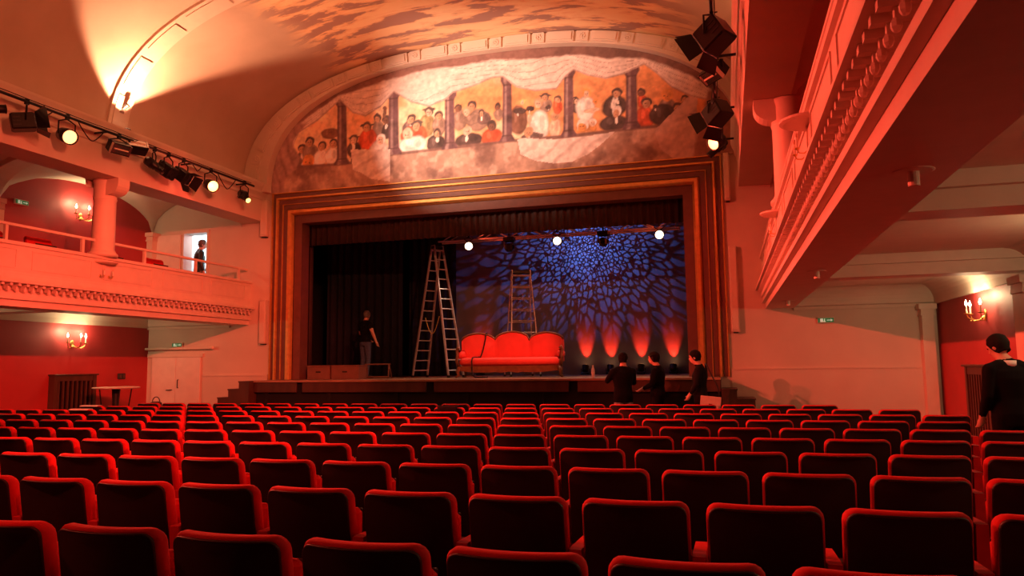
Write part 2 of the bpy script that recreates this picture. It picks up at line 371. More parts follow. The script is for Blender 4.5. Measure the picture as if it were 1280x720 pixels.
# ------------------------------------------------------------------ balconies
RECORD = {}
def balcony(side):
    s = 1 if side == 'left' else -1
    F = -11.2 if side == 'left' else .73
    wall = -3.0 if side == 'left' else -3.07
    X = lambda d: F + s*d
    y0 = 4.0 if side == 'left' else -6.9
    pf = [(.035,3.64),(.035,3.585),(0,3.575),(0,3.14),(.012,3.09),(.045,3.03),(.10,2.985),(.14,2.975),(.14,2.945),(-.115,2.945),(-.115,2.80),(.005,2.79),(.005,2.71),(.03,2.70),(.03,2.685),(-.03,2.675),(-.03,2.57),(-.56,2.57),(-.56,2.93),(wall,2.93),(wall,3.05),(-.14,3.05),(-.14,3.64)]
    lb = 'cream balcony with panelled parapet and dentil cornice, over the high table' if side == 'left' else 'cream balcony with panelled parapet and dentil cornice, over the man in the suit'
    y0 = -6.9
    bal = fixn(struct('balcony', MB().prism([(X(d), z) for d, z in pf], y0, Yp), TRIMC, label=lb))
    # parapet panels: raised bead frames
    pm = MB(); L, H, w, t = 1.22, .33, .018, .012
    def ring(mb, x0, x1, a0, a1, z0, z1, w):
        mb.box(x0, x1, a0, a1, z0, z0+w).box(x0, x1, a0, a1, z1-w, z1).box(x0, x1, a0, a0+w, z0+w, z1-w).box(x0, x1, a1-w, a1, z0+w, z1-w)
    xa, xb = sorted((0.0, s*t)); ring(pm, xa, xb, -L/2, L/2, -H/2, H/2, w)
    pmesh = pm.mesh('parapet_panel', TRIMC)
    yy = 15.5-.85
    while yy > (7.5 if side == 'left' else 1.0):
        share('parapet_panel', pmesh, bal, (X(0), yy, 3.36)); yy -= 1.5
    # dentils: bracket with a rounded drop
    dm = MB(); xa, xb = sorted((-s*.08, s*.13)); dm.box(xa, xb, -.026, .026, -.045, 0); xa, xb = sorted((-s*.02, s*.07)); dm.box(xa, xb, -.016, .016, -.10, -.045)
    dm.ball((s*.062, 0, -.115), (.024, .026, .034), 7, 5)
    dmesh = dm.mesh('dentil', TRIMC)
    yy = 15.42
    while yy > (7.4 if side == 'left' else 1.6):
        share('dentil', dmesh, bal, (X(-.03), yy, 2.945)); yy -= .15
    # beams, coves and wall cornice under the balcony
    bx0, bx1 = sorted((X(-.56), X(wall)))
    for yb in (1.8, 6.4, 11.0):
        if side == 'left' and yb < 5: continue
        MB().box(bx0, bx1, yb-.2, yb+.2, 2.64, 2.94).box(bx0, bx1, yb-.27, yb+.27, 2.80, 2.94).build('ceiling_beam', TRIMC, bal)
    K = 7; prof = [(wall, 2.56), (wall+.05, 2.56), (wall+.05, 2.60)] + [(wall+.05+.30*(1-math.cos(PI/2*i/K)), 2.60+.325*math.sin(PI/2*i/K)) for i in range(1, K+1)] + [(wall, 2.93)]
    fixn(MB().prism([(X(d), z) for d, z in prof], y0, Yp-.001).build('cove', CREAM, bal))
    pr = [(Yp, 2.52), (Yp-.06, 2.52), (Yp-.06, 2.58), (Yp-.10, 2.60)] + [(Yp-.10-.3*(1-math.cos(PI/2*i/K)), 2.60+.325*math.sin(PI/2*i/K)) for i in range(1, K+1)] + [(Yp, 2.93)]
    fixn(MB().prism(pr, bx0, bx1, 'x').build('end_cove', CREAM, bal))
    # column, half-round shelf, two candle brackets at each bay line
    for yb in ((11.05,) if side == 'left' else (6.5, 10.5)):
      if yb > 8:
        c = thing('gallery_column', 'round plaster column on the parapet, ' + ('by the gallery with the open door' if side == 'left' else 'half hidden over the suited man'), 'column', (X(-.06 if s > 0 else -.18), yb, 3.641))
        MB().lathe([(.26, 0), (.26, .05), (.235, .07), (.215, .10), (.20, .14), (.195, 1.06), (.205, 1.08), (.21, 1.10), (.20, 1.12), (.20, 1.35), (.215, 1.42), (.215, 1.458)], n=24).build('shaft', TRIMC, c, True)
        # bracket from column head out under the beam
        bp = [(-.215*s, 1.46), (-.215*s, 1.22)]
        bm = MB().prism([(s*.10, 1.458), (s*.10, 1.15)] + [(s*(.19+.24*math.sin(PI/2*i/6)), 1.15+.21*(1-math.cos(PI/2*i/6))) for i in range(7)] + [(s*.43, 1.458)], -.14, .14)
        fixn(bm.build('bracket', TRIMC, c))
      if True:
        sh = MB().lathe([(.0, 0), (.20, 0), (.23, .015), (.23, .035), (.0, .05)], n=14, a0=-PI/2 if s > 0 else PI/2, a1=PI/2 if s > 0 else 3*PI/2)
        sh.build('half_round_shelf', TRIMC, bal, loc=(X(0), yb, 3.50))
        for dy in (-.10, .10):
            k = thing('candle_bracket', 'unlit candle bracket under a half-round parapet shelf, ' + ('below the round column' if s > 0 else ('nearer the suited man' if yb < 8 else 'nearer the stage frame')), 'wall lamp', (X(0), yb+dy, 3.26), group='pairs of candle brackets on the parapets')
            MB().ball((s*.012, 0, 0), (.012, .028, .028), 8, 5).build('backplate', BRASS, k)
            MB().tube([(s*.01, 0, 0), (s*.05, 0, -.035), (s*.09, 0, -.03), (s*.105, 0, .0)], .006, 6).lathe([(.008, 0), (.024, .006), (.024, .012), (.008, .014)], (s*.105, 0, 0), 8).build('arm', BRASS, k)
            MB().lathe([(.010, .012), (.010, .10)], (s*.105, 0, 0), 8).build('candle', WAX, k)
            MB().lathe([(.004, .10), (.011, .115), (.009, .13), (.001, .15)], (s*.105, 0, 0), 8).build('bulb', BULBOFF, k)
    # hand rail on posts
    r = thing('handrail', 'cream metal hand rail on posts above the parapet ' + ('by the open gallery door' if s > 0 else 'over the suited man'), 'railing', (X(-.07), 15.4, 3.64))
    y1 = 7.0 if side == 'left' else 1.0
    MB().bbox(-.03, .03, y1-15.4, .05, .26, .31, .01).build('rail', TRIMC, r)
    yy = -.3 if s > 0 else -.3
    while yy+15.4 > y1:
        MB().box(-.025, .025, yy-.025, yy+.025, 0, .262).build('post', TRIMC, r); yy -= 1.5
    # ---- gallery beam with cornice, groin vaults behind
    G = lambda d: (-10.85 + d) if s > 0 else (.35 - d)     # d>0 into the hall
    bp = [(0, 5.10), (0, 5.62), (.02, 5.64), (.02, 5.70), (.06, 5.78), (.06, 5.84), (.10, 5.92), (.12, 6.0), (.12, 6.04), (-.62, 6.04), (-.62, 5.10)]
    bm = fixn(struct('gallery_beam', MB().prism([(G(d), z) for d, z in bp], -6.9, Yp), CREAM, label='deep plaster beam with cornice carrying a lighting bar, ' + ('over the balcony with the open door' if s > 0 else 'over the balcony above the suited man')))
    xa, xb = sorted((G(-.62), XW0 if s > 0 else XW1))
    xm = (xa+xb)/2; hx = (xb-xa)/2
    gv = MB()
    for (ya, yb) in ((-2.4, 1.9), (2.3, 6.3), (6.7, 10.85), (11.25, 15.48)):
        if ya < 2 : continue
        NX, NY = 20, 28; ym, hy = (ya+yb)/2, (yb-ya)/2; vs = []
        for j in range(NY+1):
            for i in range(NX+1):
                u = -1+2*i/NX; v = -1+2*j/NY
                z = 5.0 + .82*max(math.sqrt(max(0, 1-v*v)), math.sqrt(max(0, 1-u*u)))
                vs.append((xm+hx*u, ym+hy*v, z))
        gv.add(vs, [(j*(NX+1)+i, j*(NX+1)+i+1, (j+1)*(NX+1)+i+1, (j+1)*(NX+1)+i) for j in range(NY) for i in range(NX)])
    struct('gallery_vault', gv, CREAM, label='pale groin vault over the gallery ' + ('by the open door' if s > 0 else 'above the suited man'), smooth=True)
    for yb in (6.5, 11.05):
        ab = MB(); K = 16; pts = [(xm-(hx-.05)*math.cos(PI*i/K), 4.98+.72*math.sin(PI*i/K)) for i in range(K+1)]
        poly = pts + [(xb, 6.0), (xa, 6.0)]
        fixn(struct('gallery_arch', MB().prism(poly, yb-.2, yb+.2), TRIMC, label='transverse plaster arch of the gallery vault ' + ('near' if yb < 8 else 'beyond') + ' the column ' + ('on the side with the open door' if s > 0 else 'above the suited man')))
balcony('left'); balcony('right')

# ------------------------------------------------------------------ theatre seats
def rounded_back(w, z0, z1, y_at, th, rc, inset=0.0, N=14, bev=0.02):
    """upholstered slab: curved in plan, rounded top corners, soft rim; y grows towards the stage"""
    out = []; W = w/2
    outl = [(-W, z0), (-W, z1-rc)] + [(-W+rc*(1-math.cos(a)), z1-rc+rc*math.sin(a)) for a in (PI/8, PI/4, 3*PI/8)]
    xs = [-W+rc+(2*W-2*rc)*i/N for i in range(N+1)]
    outl += [(x, z1) for x in xs]
    outl += [(W-rc*(1-math.cos(a)), z1-rc+rc*math.sin(a)) for a in (3*PI/8, PI/4, PI/8)] + [(W, z1-rc), (W, z0)]
    cx, cz = 0, (z0+z1)/2
    def shrink(p, b): 
        return (p[0]*(1-b/W), z0+b+(p[1]-z0)*(1-2*b/(z1-z0)))
    mb = MB(); n = len(outl); rings = []
    for b, f in ((bev*1.2, 0.0), (bev*.35, .06), (0, .28), (0, .72), (bev*.35, .94), (bev*1.2, 1.0)):
        rings.append([shrink(p, b) + (f,) for p in outl])
    vs = []
    for r in rings:
        for x, z, f in r: vs.append((x, y_at(x, z) + th*f, z))
    fs = []
    for k in range(5):
        for i in range(n): fs.append((k*n+i, (k+1)*n+i, (k+1)*n+(i+1)%n, k*n+(i+1)%n))
    # front and back faces as strips mirrored left/right
    for k, flip in ((0, False), (5, True)):
        h = n//2
        for i in range(h-1 if n % 2 == 0 else h):
            a, b, c, d = k*n+i, k*n+i+1, k*n+n-2-i, k*n+n-1-i
            if b == c: q = (a, b, d)
            else: q = (a, b, c, d)
            fs.append(q[::-1] if flip else q)
    return mb.add(vs, fs)
yb = lambda x, z: -.10 + .80*x*x - (z-.40)*.16        # leans back towards the camera side
def make_seat():
    t = thing('theatre_seat', 'x', 'seat')
    c = rounded_back(.515, .36, .852, lambda x, z: yb(x, z), .075, .055).build('backrest', VELVET, t, True); fixn(c)
    sh = rounded_back(.492, .37, .838, lambda x, z: yb(x, z)-.010, .02, .045, bev=.006).build('back_panel', SHELL, t, True); fixn(sh)
    # tipped-up seat in front of the back
    st = MB().bbox(-.225, .225, .035, .115, .34, .72, .025).build('seat', VELVET, t); 
    pan = MB().bbox(-.215, .215, .112, .125, .35, .71, .008).build('seat_board', SHELL, t)
    arm = MB(); pr = [(-.05, .10), (.30, .10), (.34, .14), (.34, .50), (.325, .555), (.29, .585), (-.02, .60), (-.09, .60)]
    arm.prism(pr, .262, .325, 'x'); a = fixn(arm.build('armrest', VELVET, t))
    MB().box(.278, .31, -.02, .28, .0, .105).build('foot', IRON, t)
    MB().box(-.25, .275, -.075, -.045, .30, .34).build('cross_rail', IRON, t)
    return t
proto = make_seat()
PITCH = .5905
def add_seat(o, x, y, lab, grp, rz=0, z=0.0):
    o.location = (x, y, z); o.rotation_euler = (0, 0, rz); o['label'] = lab; o['group'] = grp
ORD = ['front row right by the stage', 'second row from the stage', 'third row from the stage', 'fourth row from the stage', 'fifth row from the stage', 'sixth row from the stage', 'seventh row from the stage', 'eighth row from the stage', 'ninth row from the stage', 'tenth row from the stage']
fwd = Vector((_M[0][2], _M[1][2], _M[2][2])); camr = _M.to_3x3()
def px(p):
    q = camr.transposed() @ (Vector(p) - _M.translation)
    return (640 + 920*q.x/-q.z, 360 - 920*q.y/-q.z) if q.z < -.2 else (9999, 9999)
XEND = {9: (-11.75, 1.6), 8: (-11.95, 2.45), 7: (-13.0, 2.8), 6: (-13.2, 2.5), 5: (-13.2, 2.85)}
first = True; nseat = 0
NTH = ['first seat', 'second seat', 'third seat', 'fourth seat', 'fifth seat', 'sixth seat', 'seventh seat', 'eighth seat', 'ninth seat', 'tenth seat', 'eleventh seat', 'twelfth seat', 'thirteenth seat', 'fourteenth seat', 'fifteenth seat', 'sixteenth seat', 'seventeenth seat', 'eighteenth seat', 'nineteenth seat', 'twentieth seat', '21st seat', '22nd seat', '23rd seat', '24th seat', '25th seat', '26th seat', '27th seat', '28th seat']
ROWN = ['front', 'second', 'third', 'fourth']
for k in range(9, -1, -1):
    Y = 2.52 + 1.066*k + .16
    x = (.13 if k % 2 else .425) + PITCH*6
    lo, hi = XEND.get(k, (-13.2, 3.0))
    cnt = 0
    while x > lo + .2:
        if x + .26 <= hi + .06:
            a, b = px((x-.3, Y, .85)), px((x+.3, Y, .85))
            if b[0] > -130 and a[0] < 1410 and min(a[1], b[1]) < 770 and b[0] < 3000:
                o = proto if first else copy_tree(proto); first = False
                lab = 'red velvet folding seat with dark back panel, ' + ORD[9-k]
                if k >= 6: lab = 'red velvet %s-row seat, %s from the red wall by the suited man' % (ROWN[9-k], NTH[cnt])
                cnt += 1
                add_seat(o, x, Y, lab, 'velvet seats in the ' + ORD[9-k]); nseat += 1
        x -= PITCH
print('SEATS', nseat)
# seats up in the gallery, their tops over the parapet
for y in (9.25, 10.2, 11.75, 13.0):
    o = copy_tree(proto); add_seat(o, -11.78, y, 'maroon seat up in the gallery, top showing over the parapet', 'seats in the gallery', -PI/2, 3.051)

# ------------------------------------------------------------------ stage block
stage = thing('stage', 'raised stage with worn boards and dark panelled front', 'stage', (-5.3, 14.7, 0))
MB().box(-5.16, 5.16, .03, 7.8, 1.17, 1.19).build('deck_frame', DARKW, stage)
pl = MB(); pl.box(-5.15, 5.15, 0, .148, 0, .04); pmesh = pl.mesh('board', STAGEW)
for i in range(20):
    share('board', pmesh, stage, (0, -.06+.15*i, 1.19))
MB().box(-5.6, 5.6, 2.94, 7.8, 1.19, 1.23).build('rear_deck', STAGEW, stage)
for a, b in ((-5.15, -4.05), (-3.9, -.9), (-.72, 2.2), (2.38, 5.15)):
    MB().bbox(a, b, -.03, .02, .96, 1.185, .008).build('fascia_panel', DARKW, stage)
MB().box(-5.14, 5.14, .06, .12, 0, 1.17).build('lower_front', VOID, stage)
for i in range(7): MB().box(-4.9+i*1.62, -4.82+i*1.62, .01, .06, 0, .97).build('support_post', VOID, stage)
# steps at both ends
st1 = thing('stage_steps', 'dark wooden steps up to the stage beside the pale double door', 'steps', (-10.73, 14.95, 0))
for i, (x0, x1, h) in enumerate(((-.56, -.28, .86), (-.28, .0, 1.05), (.0, .26, 1.225))):
    MB().box(x0, x1, -.45, .45, 0, h-.03).build('riser', DARKW, st1); MB().box(x0-.012, x1, -.46, .46, h-.03, h).build('tread', DARKW, st1)
st2 = thing('stage_steps', 'dark steps off the stage behind the man with the shoulder bag', 'steps', (.0, 14.95, 0))
for i, (x0, x1, h) in enumerate(((-.14, .14, 1.02), (.14, .46, .84))):
    MB().box(x0, x1, -.45, .45, 0, h-.03).build('riser', DARKW, st2); MB().box(x0, x1+.012, -.46, .46, h-.03, h).build('tread', DARKW, st2)

# stage house shell
SB = 22.4
struct('wall_stage_back', MB().box(-11.8, 2.4, SB, SB+.2, 0, 9), VOID)
struct('wall_stage_left', MB().box(-11.95, -11.8, Yp+.31, SB, 0, 9), VOID)
struct('wall_stage_right', MB().box(2.4, 2.6, Yp+.31, SB, 0, 9), VOID)
struct('ceiling_stage', MB().box(-11.95, 2.6, Yp+.31, SB, 9, 9.2), VOID)
struct('floor_stage_wings', MB().box(-11.8, -10.9, 16.0, SB, 1.1, 1.2).box(.4, 2.4, 16.0, SB, 1.1, 1.2), VOID)
def drape(name, label, m, p0, p1, z0, z1, pitch, amp, cat='curtain', th=.012, flare=1.0, seed=0):
    rnd = random.Random(seed); p0 = Vector(p0); p1 = Vector(p1); L = (p1-p0).length; d = (p1-p0)/L; nn = Vector((-d.y, d.x))
    K = max(12, int(L/pitch*8)); ph = 0; S = []
    for i in range(K+1):
        s = L*i/K; ph += 2*PI/8*(.75+.5*rnd.random()); S.append((s, amp*math.sin(ph)*(.6+.8*rnd.random())))
    mb = MB(); R = []; zs = [z0, z0+(z1-z0)*.33, z0+(z1-z0)*.7, z1]
    for side in (0, 1):
        for j, z in enumerate(zs):
            f = 1 + (flare-1)*(1-j/3)
            R.append([(p0.x+d.x*s+nn.x*(a*f+side*th), p0.y+d.y*s+nn.y*(a*f+side*th), z) for s, a in S])
    n = K+1; vs = [p for r in R for p in r]; fs = []
    for j in range(3):
        for i in range(K): fs += [(j*n+i, j*n+i+1, (j+1)*n+i+1, (j+1)*n+i), ((4+j)*n+i, (5+j)*n+i, (5+j)*n+i+1, (4+j)*n+i+1)]
    for i in range(K): fs += [(i, 4*n+i, 4*n+i+1, i+1), (3*n+i, 3*n+i+1, 7*n+i+1, 7*n+i)]
    mb.add(vs, fs); o = mb.build(name, m, None, True); return tag(o, label, cat)
ct = thing('curtain_track', 'dark curtain track fixed behind the stage frame above the valance', 'curtain track', (-5.25, Yp+.30, 5.72))
MB().box(-5.2, 5.2, .12, .30, .0, .05).build('track', IRON, ct)
for i in range(6): MB().box(-5.0+2*i-.02, -5.0+2*i+.02, 0.002, .14, .01, .04).build('bracket', IRON, ct)
drape('stage_valance', 'brown pleated velour valance hanging across the top of the stage', CURTAIN, (-10.4, 16.0), (-.1, 16.0), 4.53, 5.72, .16, .035, 'curtain', seed=1)
drape('stage_curtain', 'brown velour curtain gathered beside the wooden boxes', CURTAIN, (-10.35, 16.15), (-9.95, 16.25), 1.235, 5.7, .14, .05, seed=2)
drape('stage_curtain', 'black curtain gathered behind the frame above the man with the shoulder bag', VOID, (-.75, 16.2), (-.15, 16.2), 1.235, 5.7, .14, .05, seed=3)
drape('wing_drape', 'blue-black wing drape hanging behind the man on stage', NAVY, (-10.9, 18.6), (-8.7, 18.9), 1.235, 6.2, .22, .05, seed=4)
drape('wing_drape', 'blue-black drape hanging behind the tall leaning ladder', NAVY, (-8.9, 19.8), (-7.55, 20.1), 1.235, 6.2, .22, .05, seed=5)
drape('wing_drape', 'black wing drape closing the backdrop on the far side from the ladders', VOID, (-.75, 18.9), (.2, 18.6), 1.235, 6.2, .22, .05, seed=6)
drape('backdrop', 'pale grey backdrop cloth lit with blue dapples and red uplights', BACKD, (-8.3, 20.6), (-.75, 20.6), 1.235, 6.2, .7, .018, 'backdrop', seed=7)
# gobo projector light: dapple pattern thrown on the backdrop
gl = spot('gobo_projector_light', (-3.75, 19.35, 5.05), (-3.70, 20.6, 4.35), 165, (0.15, 0.29, 1.0), 165, 0.35, 0.004)
nt = gl.data; nt.use_nodes = True; nt = gl.data.node_tree
tc = nt.nodes.new('ShaderNodeTexCoord'); vo = nt.nodes.new('ShaderNodeTexVoronoi'); vo.feature = 'DISTANCE_TO_EDGE'; vo.inputs['Scale'].default_value = 15
nzz = nt.nodes.new('ShaderNodeTexNoise'); nzz.inputs['Scale'].default_value = 5; vm = nt.nodes.new('ShaderNodeVectorMath'); vm.operation = 'MULTIPLY_ADD'; vm.inputs[1].default_value = (.03, .03, .03)
nt.links.new(tc.outputs['Normal'], nzz.inputs['Vector']); nt.links.new(nzz.outputs['Color'], vm.inputs[0]); nt.links.new(tc.outputs['Normal'], vm.inputs[2])
rp = nt.nodes.new('ShaderNodeValToRGB'); rp.color_ramp.elements[0].position = .09; rp.color_ramp.elements[1].position = .20
rp.color_ramp.elements[0].color = (.015, .015, .015, 1); rp.color_ramp.elements[1].color = (1, 1, 1, 1)
em = nt.nodes['Emission']; nt.links.new(vm.outputs[0], vo.inputs['Vector']); nt.links.new(vo.outputs['Distance'], rp.inputs['Fac']); nt.links.new(rp.outputs['Color'], em.inputs['Strength'])

# ------------------------------------------------------------------ doors, wall fittings
d1 = struct('door_1', MB().box(-14.03, -12.55, Yp-.03, Yp-.001, 0, 1.86), CREAM, label='pale double door beside the stage steps')
for x0, x1 in ((-14.02, -13.295), (-13.285, -12.56)):
    lf = MB().bbox(x0, x1, Yp-.06, Yp-.03, .02, 1.81, .006).build('door_leaf', DOORP, d1)
    hx = x1-.09 if x0 < -13.5 else x0+.09
    MB().tube([(hx, Yp-.06, 1.0), (hx, Yp-.10, 1.0), (hx-.13, Yp-.10, 1.0)] if x0 < -13.5 else [(hx, Yp-.06, 1.05), (hx, Yp-.09, 1.05), (hx, Yp-.09, 1.25), (hx, Yp-.06, 1.25)], .011, 6).build('door_handle', IRON, lf)
struct('trim_9', MB().box(-14.16, -12.50, Yp-.06, Yp, 1.815, 1.90), TRIMC)
g = thing('curtain_rail', 'long pale wooden rail fixed to the wall above the double door', 'rail', (-13.2, Yp-.09, 2.03))
MB().bbox(-1.0, .98, -.035, .035, -.03, .03, .008).build('rail', TRIMC, g)
for x in (-.8, .8): MB().box(x-.02, x+.02, .03, .09, -.02, .02).build('bracket', IRON, g)
MB().ball((1.0, 0, 0), .045, 8, 6).build('end_knob', TRIMC, g)
# upper gallery doorway with a lit room behind
rm = MB(); rm.box(-13.6, -12.1, 17.6, 17.65, 3.05, 5.4).box(-13.65, -13.6, 15.8, 17.65, 3.05, 5.4).box(-12.1, -12.05, 15.8, 17.65, 3.05, 5.4).box(-13.65, -12.05, 15.8, 17.65, 2.95, 3.05).box(-13.65, -12.05, 15.8, 17.65, 5.4, 5.45)
WHITEW = mat('white_room_paint', (0.85, 0.88, 0.9), 0.7, var=0.03)
struct('wall_lobby', rm, WHITEW, label='white lit lobby seen through the gallery doorway')
point('lobby_lamp_light', (-12.8, 16.8, 5.2), 55, (0.75, 0.9, 1.0), 0.12)
MB_sh = thing('wall_shelf', 'small white shelf with jars in the lit lobby', 'shelf', (-12.5, 17.45, 4.85))
MB().box(-.3, .3, -.15, .15, 0, .03).build('board', WHITEW, MB_sh)
for i in range(3): MB().lathe([(.04, .03), (.045, .05), (.045, .12), (.02, .14)], (-.18+.16*i, 0, 0), 10).build('jar', mat('grey_jar', (.3, .32, .33), .4), MB_sh)
d2 = struct('door_2', MB().bbox(-14.16, -13.275, Yp-.07, Yp-.025, 3.055, 4.93, .006), DOORP, label='pale gallery door leaf standing open against the wall')
MB().tube([(-14.05, Yp-.07, 4.0), (-14.05, Yp-.11, 4.0), (-13.93, Yp-.11, 4.0)], .01, 6).build('door_handle', IRON, d2)
struct('trim_10', MB().box(-13.26, -13.2, Yp-.03, Yp+.29, 3.05, 4.95).box(-12.51, -12.45, Yp-.03, Yp+.29, 3.05, 4.95).box(-13.26, -12.45, Yp-.035, Yp+.29, 4.95, 5.02), TRIMC)

def exit_sign(loc, rz, label):
    t = thing('exit_sign', label, 'exit sign', loc, (0, 0, rz), 'small lit escape signs')
    MB().bbox(-.16, .16, -.05, 0, -.055, .055, .008).build('housing', TRIMC, t)
    MB().box(-.145, .145, -.056, -.049, -.042, .042).build('panel', mat('lit_green_sign', (.05, .3, .12), .4, emit=(.03, .30, .10), estr=.15), t)
    W_ = mat('lit_white_symbol', (.8, .9, .8), .4, emit=(.6, 1, .7), estr=.3)
    MB().box(.02, .09, -.059, -.055, -.008, .008).prism([(.09, -.026), (.128, 0), (.09, .026)], -.059, -.055).build('arrow', W_, t)
    MB().box(-.10, -.05, -.059, -.055, -.034, .034).ball((-.02, -.058, .022), (.010, .003, .010), 6, 4).box(-.032, -.016, -.059, -.055, -.018, .012).box(-.042, -.026, -.059, -.055, -.034, -.016).box(-.022, -.006, -.059, -.055, -.034, -.016).build('running_figure_symbol', W_, t)
exit_sign((1.86, Yp, 2.31), 0, 'small green escape sign on the cream wall near the corner pilaster')
exit_sign((-13.28, Yp, 2.12), 0, 'small green escape sign above the pale double door')
exit_sign((XW0+.001, 11.75, 5.05), PI/2, 'small escape sign high on the red gallery wall')

def sconce(loc, s, label, lit=2.2, off=None):
    """three-armed brass wall light; s = +1 when the wall faces +X"""
    t = thing('wall_sconce', label, 'wall lamp', loc, (0, 0, 0 if s > 0 else PI), 'lit brass candle sconces')
    MB().ball((.012, 0, 0), (.014, .05, .075), 10, 7).ball((.02, 0, -.08), (.02, .025, .03), 8, 5).build('backplate', BRASS, t, True)
    for q, (dx, dy) in zip(('a', 'b', 'c'), ((.12, -.24), (.24, .0), (.12, .24))):
        pts = [(.02, 0, -.02), (.02+dx*.3, dy*.3, -.09), (.02+dx*.65, dy*.65, -.10), (.02+dx*.95, dy*.95, -.05), (.02+dx, dy, 0)]
        a = MB().tube(pts, .008, 6).lathe([(.012, 0), (.045, .010), (.045, .018), (.014, .022)], (.02+dx, dy, 0), 10).ball((.02+dx*.8, dy*.8, -.10), .014, 6, 4).build('arm', BRASS, t)
        MB().lathe([(.014, .02), (.014, .13)], (.02+dx, dy, 0), 10).build('candle', WAX, a)
        MB().lathe([(.006, .13), (.017, .15), (.018, .17), (.010, .20), (.001, .225)], (.02+dx, dy, 0), 10).build('bulb', BULB, a)
        point('sconce_bulb_light' if off is None else 'sconce_%s_bulb_%s_offscreen' % (off, q), (loc[0]+s*(.02+dx), loc[1]+s*dy, loc[2]+.27), lit, (1.0, 0.68, 0.36), .03)
    return t
sconce((XW0+.001, 13.2, 2.12), 1, 'lit brass candle sconce on the red wall over the dark radiator cover', 9.5)
sconce((XW0+.001, 13.25, 5.05), 1, 'lit brass candle sconce on the red wall of the gallery', 9.5)
sconce((XW1-.001, 12.75, 2.20), -1, 'lit brass candle sconce on the red wall beside the suited man', 9.5)
sconce((XW1-.001, 8.2, 2.20), -1, 'lit brass candle sconce on the red wall along from the suited man', 9.5, 'right_wall_second')
sconce((XW1-.001, 3.9, 2.20), -1, 'lit brass candle sconce on the red wall at the tenth row of seats', 9.5, 'right_wall_third')
sconce((XW0+.001, 8.6, 2.12), 1, 'lit brass candle sconce on the red wall along from the radiator cover', 9.5, 'left_wall_second')

def radiator_cover(loc, s, label, h=1.40, L=1.12):
    t = thing('radiator_cover', label, 'radiator cover', loc, (0, 0, 0 if s > 0 else PI))
    MB().box(0, .16, -L/2, -L/2+.09, 0, h).box(0, .16, L/2-.09, L/2, 0, h).box(0, .15, -L/2+.09, L/2-.09, h-.12, h).box(0, .15, -L/2+.09, L/2-.09, 0, .12).build('frame', DARKW, t)
    MB().bbox(0, .20, -L/2-.03, L/2+.03, h, h+.035, .008).build('top', DARKW, t)
    MB().box(0.005, .03, -L/2+.09, L/2-.09, .12, h-.12).build('back_board', VOID, t)
    n = 8
    for i in range(n):
        y = -L/2+.14+(L-.28)*i/(n-1); MB().box(.10, .14, y-.022, y+.022, .12, h-.12).build('slat', DARKW, t)
radiator_cover((XW0+.001, 13.22, 0), 1, 'tall dark slatted radiator cover under the sconce by the high table')
radiator_cover((XW1-.001, 12.9, 0), -1, 'dark slatted radiator cover behind the suited man')
wb = thing('wall_switch_box', 'small dark switch box on the red wall past the high table', 'switch box', (XW0+.001, 14.65, 1.36))
MB().bbox(0, .04, -.11, .11, -.07, .07, .008).build('case', IRON, wb)
for y in (-.05, .05): MB().box(.039, .048, y-.03, y+.03, -.045, .045).build('rocker', DARKW, wb)
tb = thing('high_table', 'pale round high table with splayed dark legs by the red wall', 'table', (-13.05, 13.35, 0))
MB().lathe([(.0, 1.10), (.46, 1.10), (.48, 1.115), (.48, 1.13), (.46, 1.14), (.0, 1.14)], n=28).build('table_top', TRIMC, tb)
MB().lathe([(.05, 0.04), (.05, .3), (.07, .8), (.09, 1.10)], n=12).build('pedestal', IRON, tb)
for a in (0.2, 0.2+2*PI/3, 0.2+4*PI/3):
    MB().tube([(.20*math.cos(a), .20*math.sin(a), 0), (.36*math.cos(a), .36*math.sin(a), 1.10)], .014, 6).build('leg', IRON, tb)
MB().lathe([(.22, 0), (.22, .03), (.05, .045)], n=18).build('base', IRON, tb)
# recessed downlights in the soffit over the suited man's side
for y in (4.55, 9.3, 13.6):
    t = thing('soffit_downlight', 'unlit cylindrical downlight in the dark soffit under the balcony', 'downlight', (1.05, y, 2.571), group='downlights in the balcony soffit')
    MB().lathe([(.10, -.008), (.11, -.004), (.11, 0)], n=20).build('flange', TRIMC, t); MB().lathe([(.03, -.09), (.032, -.086), (.032, -.006)], n=14).build('can', TRIMC, t)
# things left on seats
P_ = mat('white_paper', (.8, .76, .72), .7, var=.03)
for x, k, in ((-11.385, 8), (-10.499, 7)):
    t = MB(); Y = 2.52+1.066*k+.16
    t.add([(-.20, -.205, .842), (.20, -.205, .842), (-.20, -.17, .860), (.20, -.17, .860), (-.20, -.09, .862), (.20, -.09, .862), (-.20, -.045, .80), (.20, -.045, .80)], [(0,1,3,2),(2,3,5,4),(4,5,7,6)])
    o = t.build('paper_sheet', P_, None, loc=(x, Y, .004)); tag(o, 'white paper sheet laid over the top of a seat near the high table', 'paper', 'white paper sheets over seat tops')
    sm = o.modifiers.new('thick', 'SOLIDIFY'); sm.thickness = .004
jk = MB(); 
NJ = 9; vs = []
for j, (y, z) in enumerate(((-.165, .52), (-.185, .66), (-.208, .80), (-.19, .868), (-.13, .876), (-.072, .85), (-.05, .74))):
    for i in range(NJ):
        u = -1+2*i/(NJ-1); vs.append((.17*u, y + .8*(.17*u)**2 + .006*math.sin(i*2.1+j), z + .006*math.sin(i*1.7+j*2)))
jk.add(vs, [(j*NJ+i, j*NJ+i+1, (j+1)*NJ+i+1, (j+1)*NJ+i) for j in range(6) for i in range(NJ-1)])
o = jk.build('jacket', mat('black_jacket_cloth', (.012, .011, .013), .95, spec=.05), None, True, loc=(-4.30, 2.52+1.066*8+.16, .005)); tag(o, 'black jacket draped over the back of a seat in the second row', 'jacket')
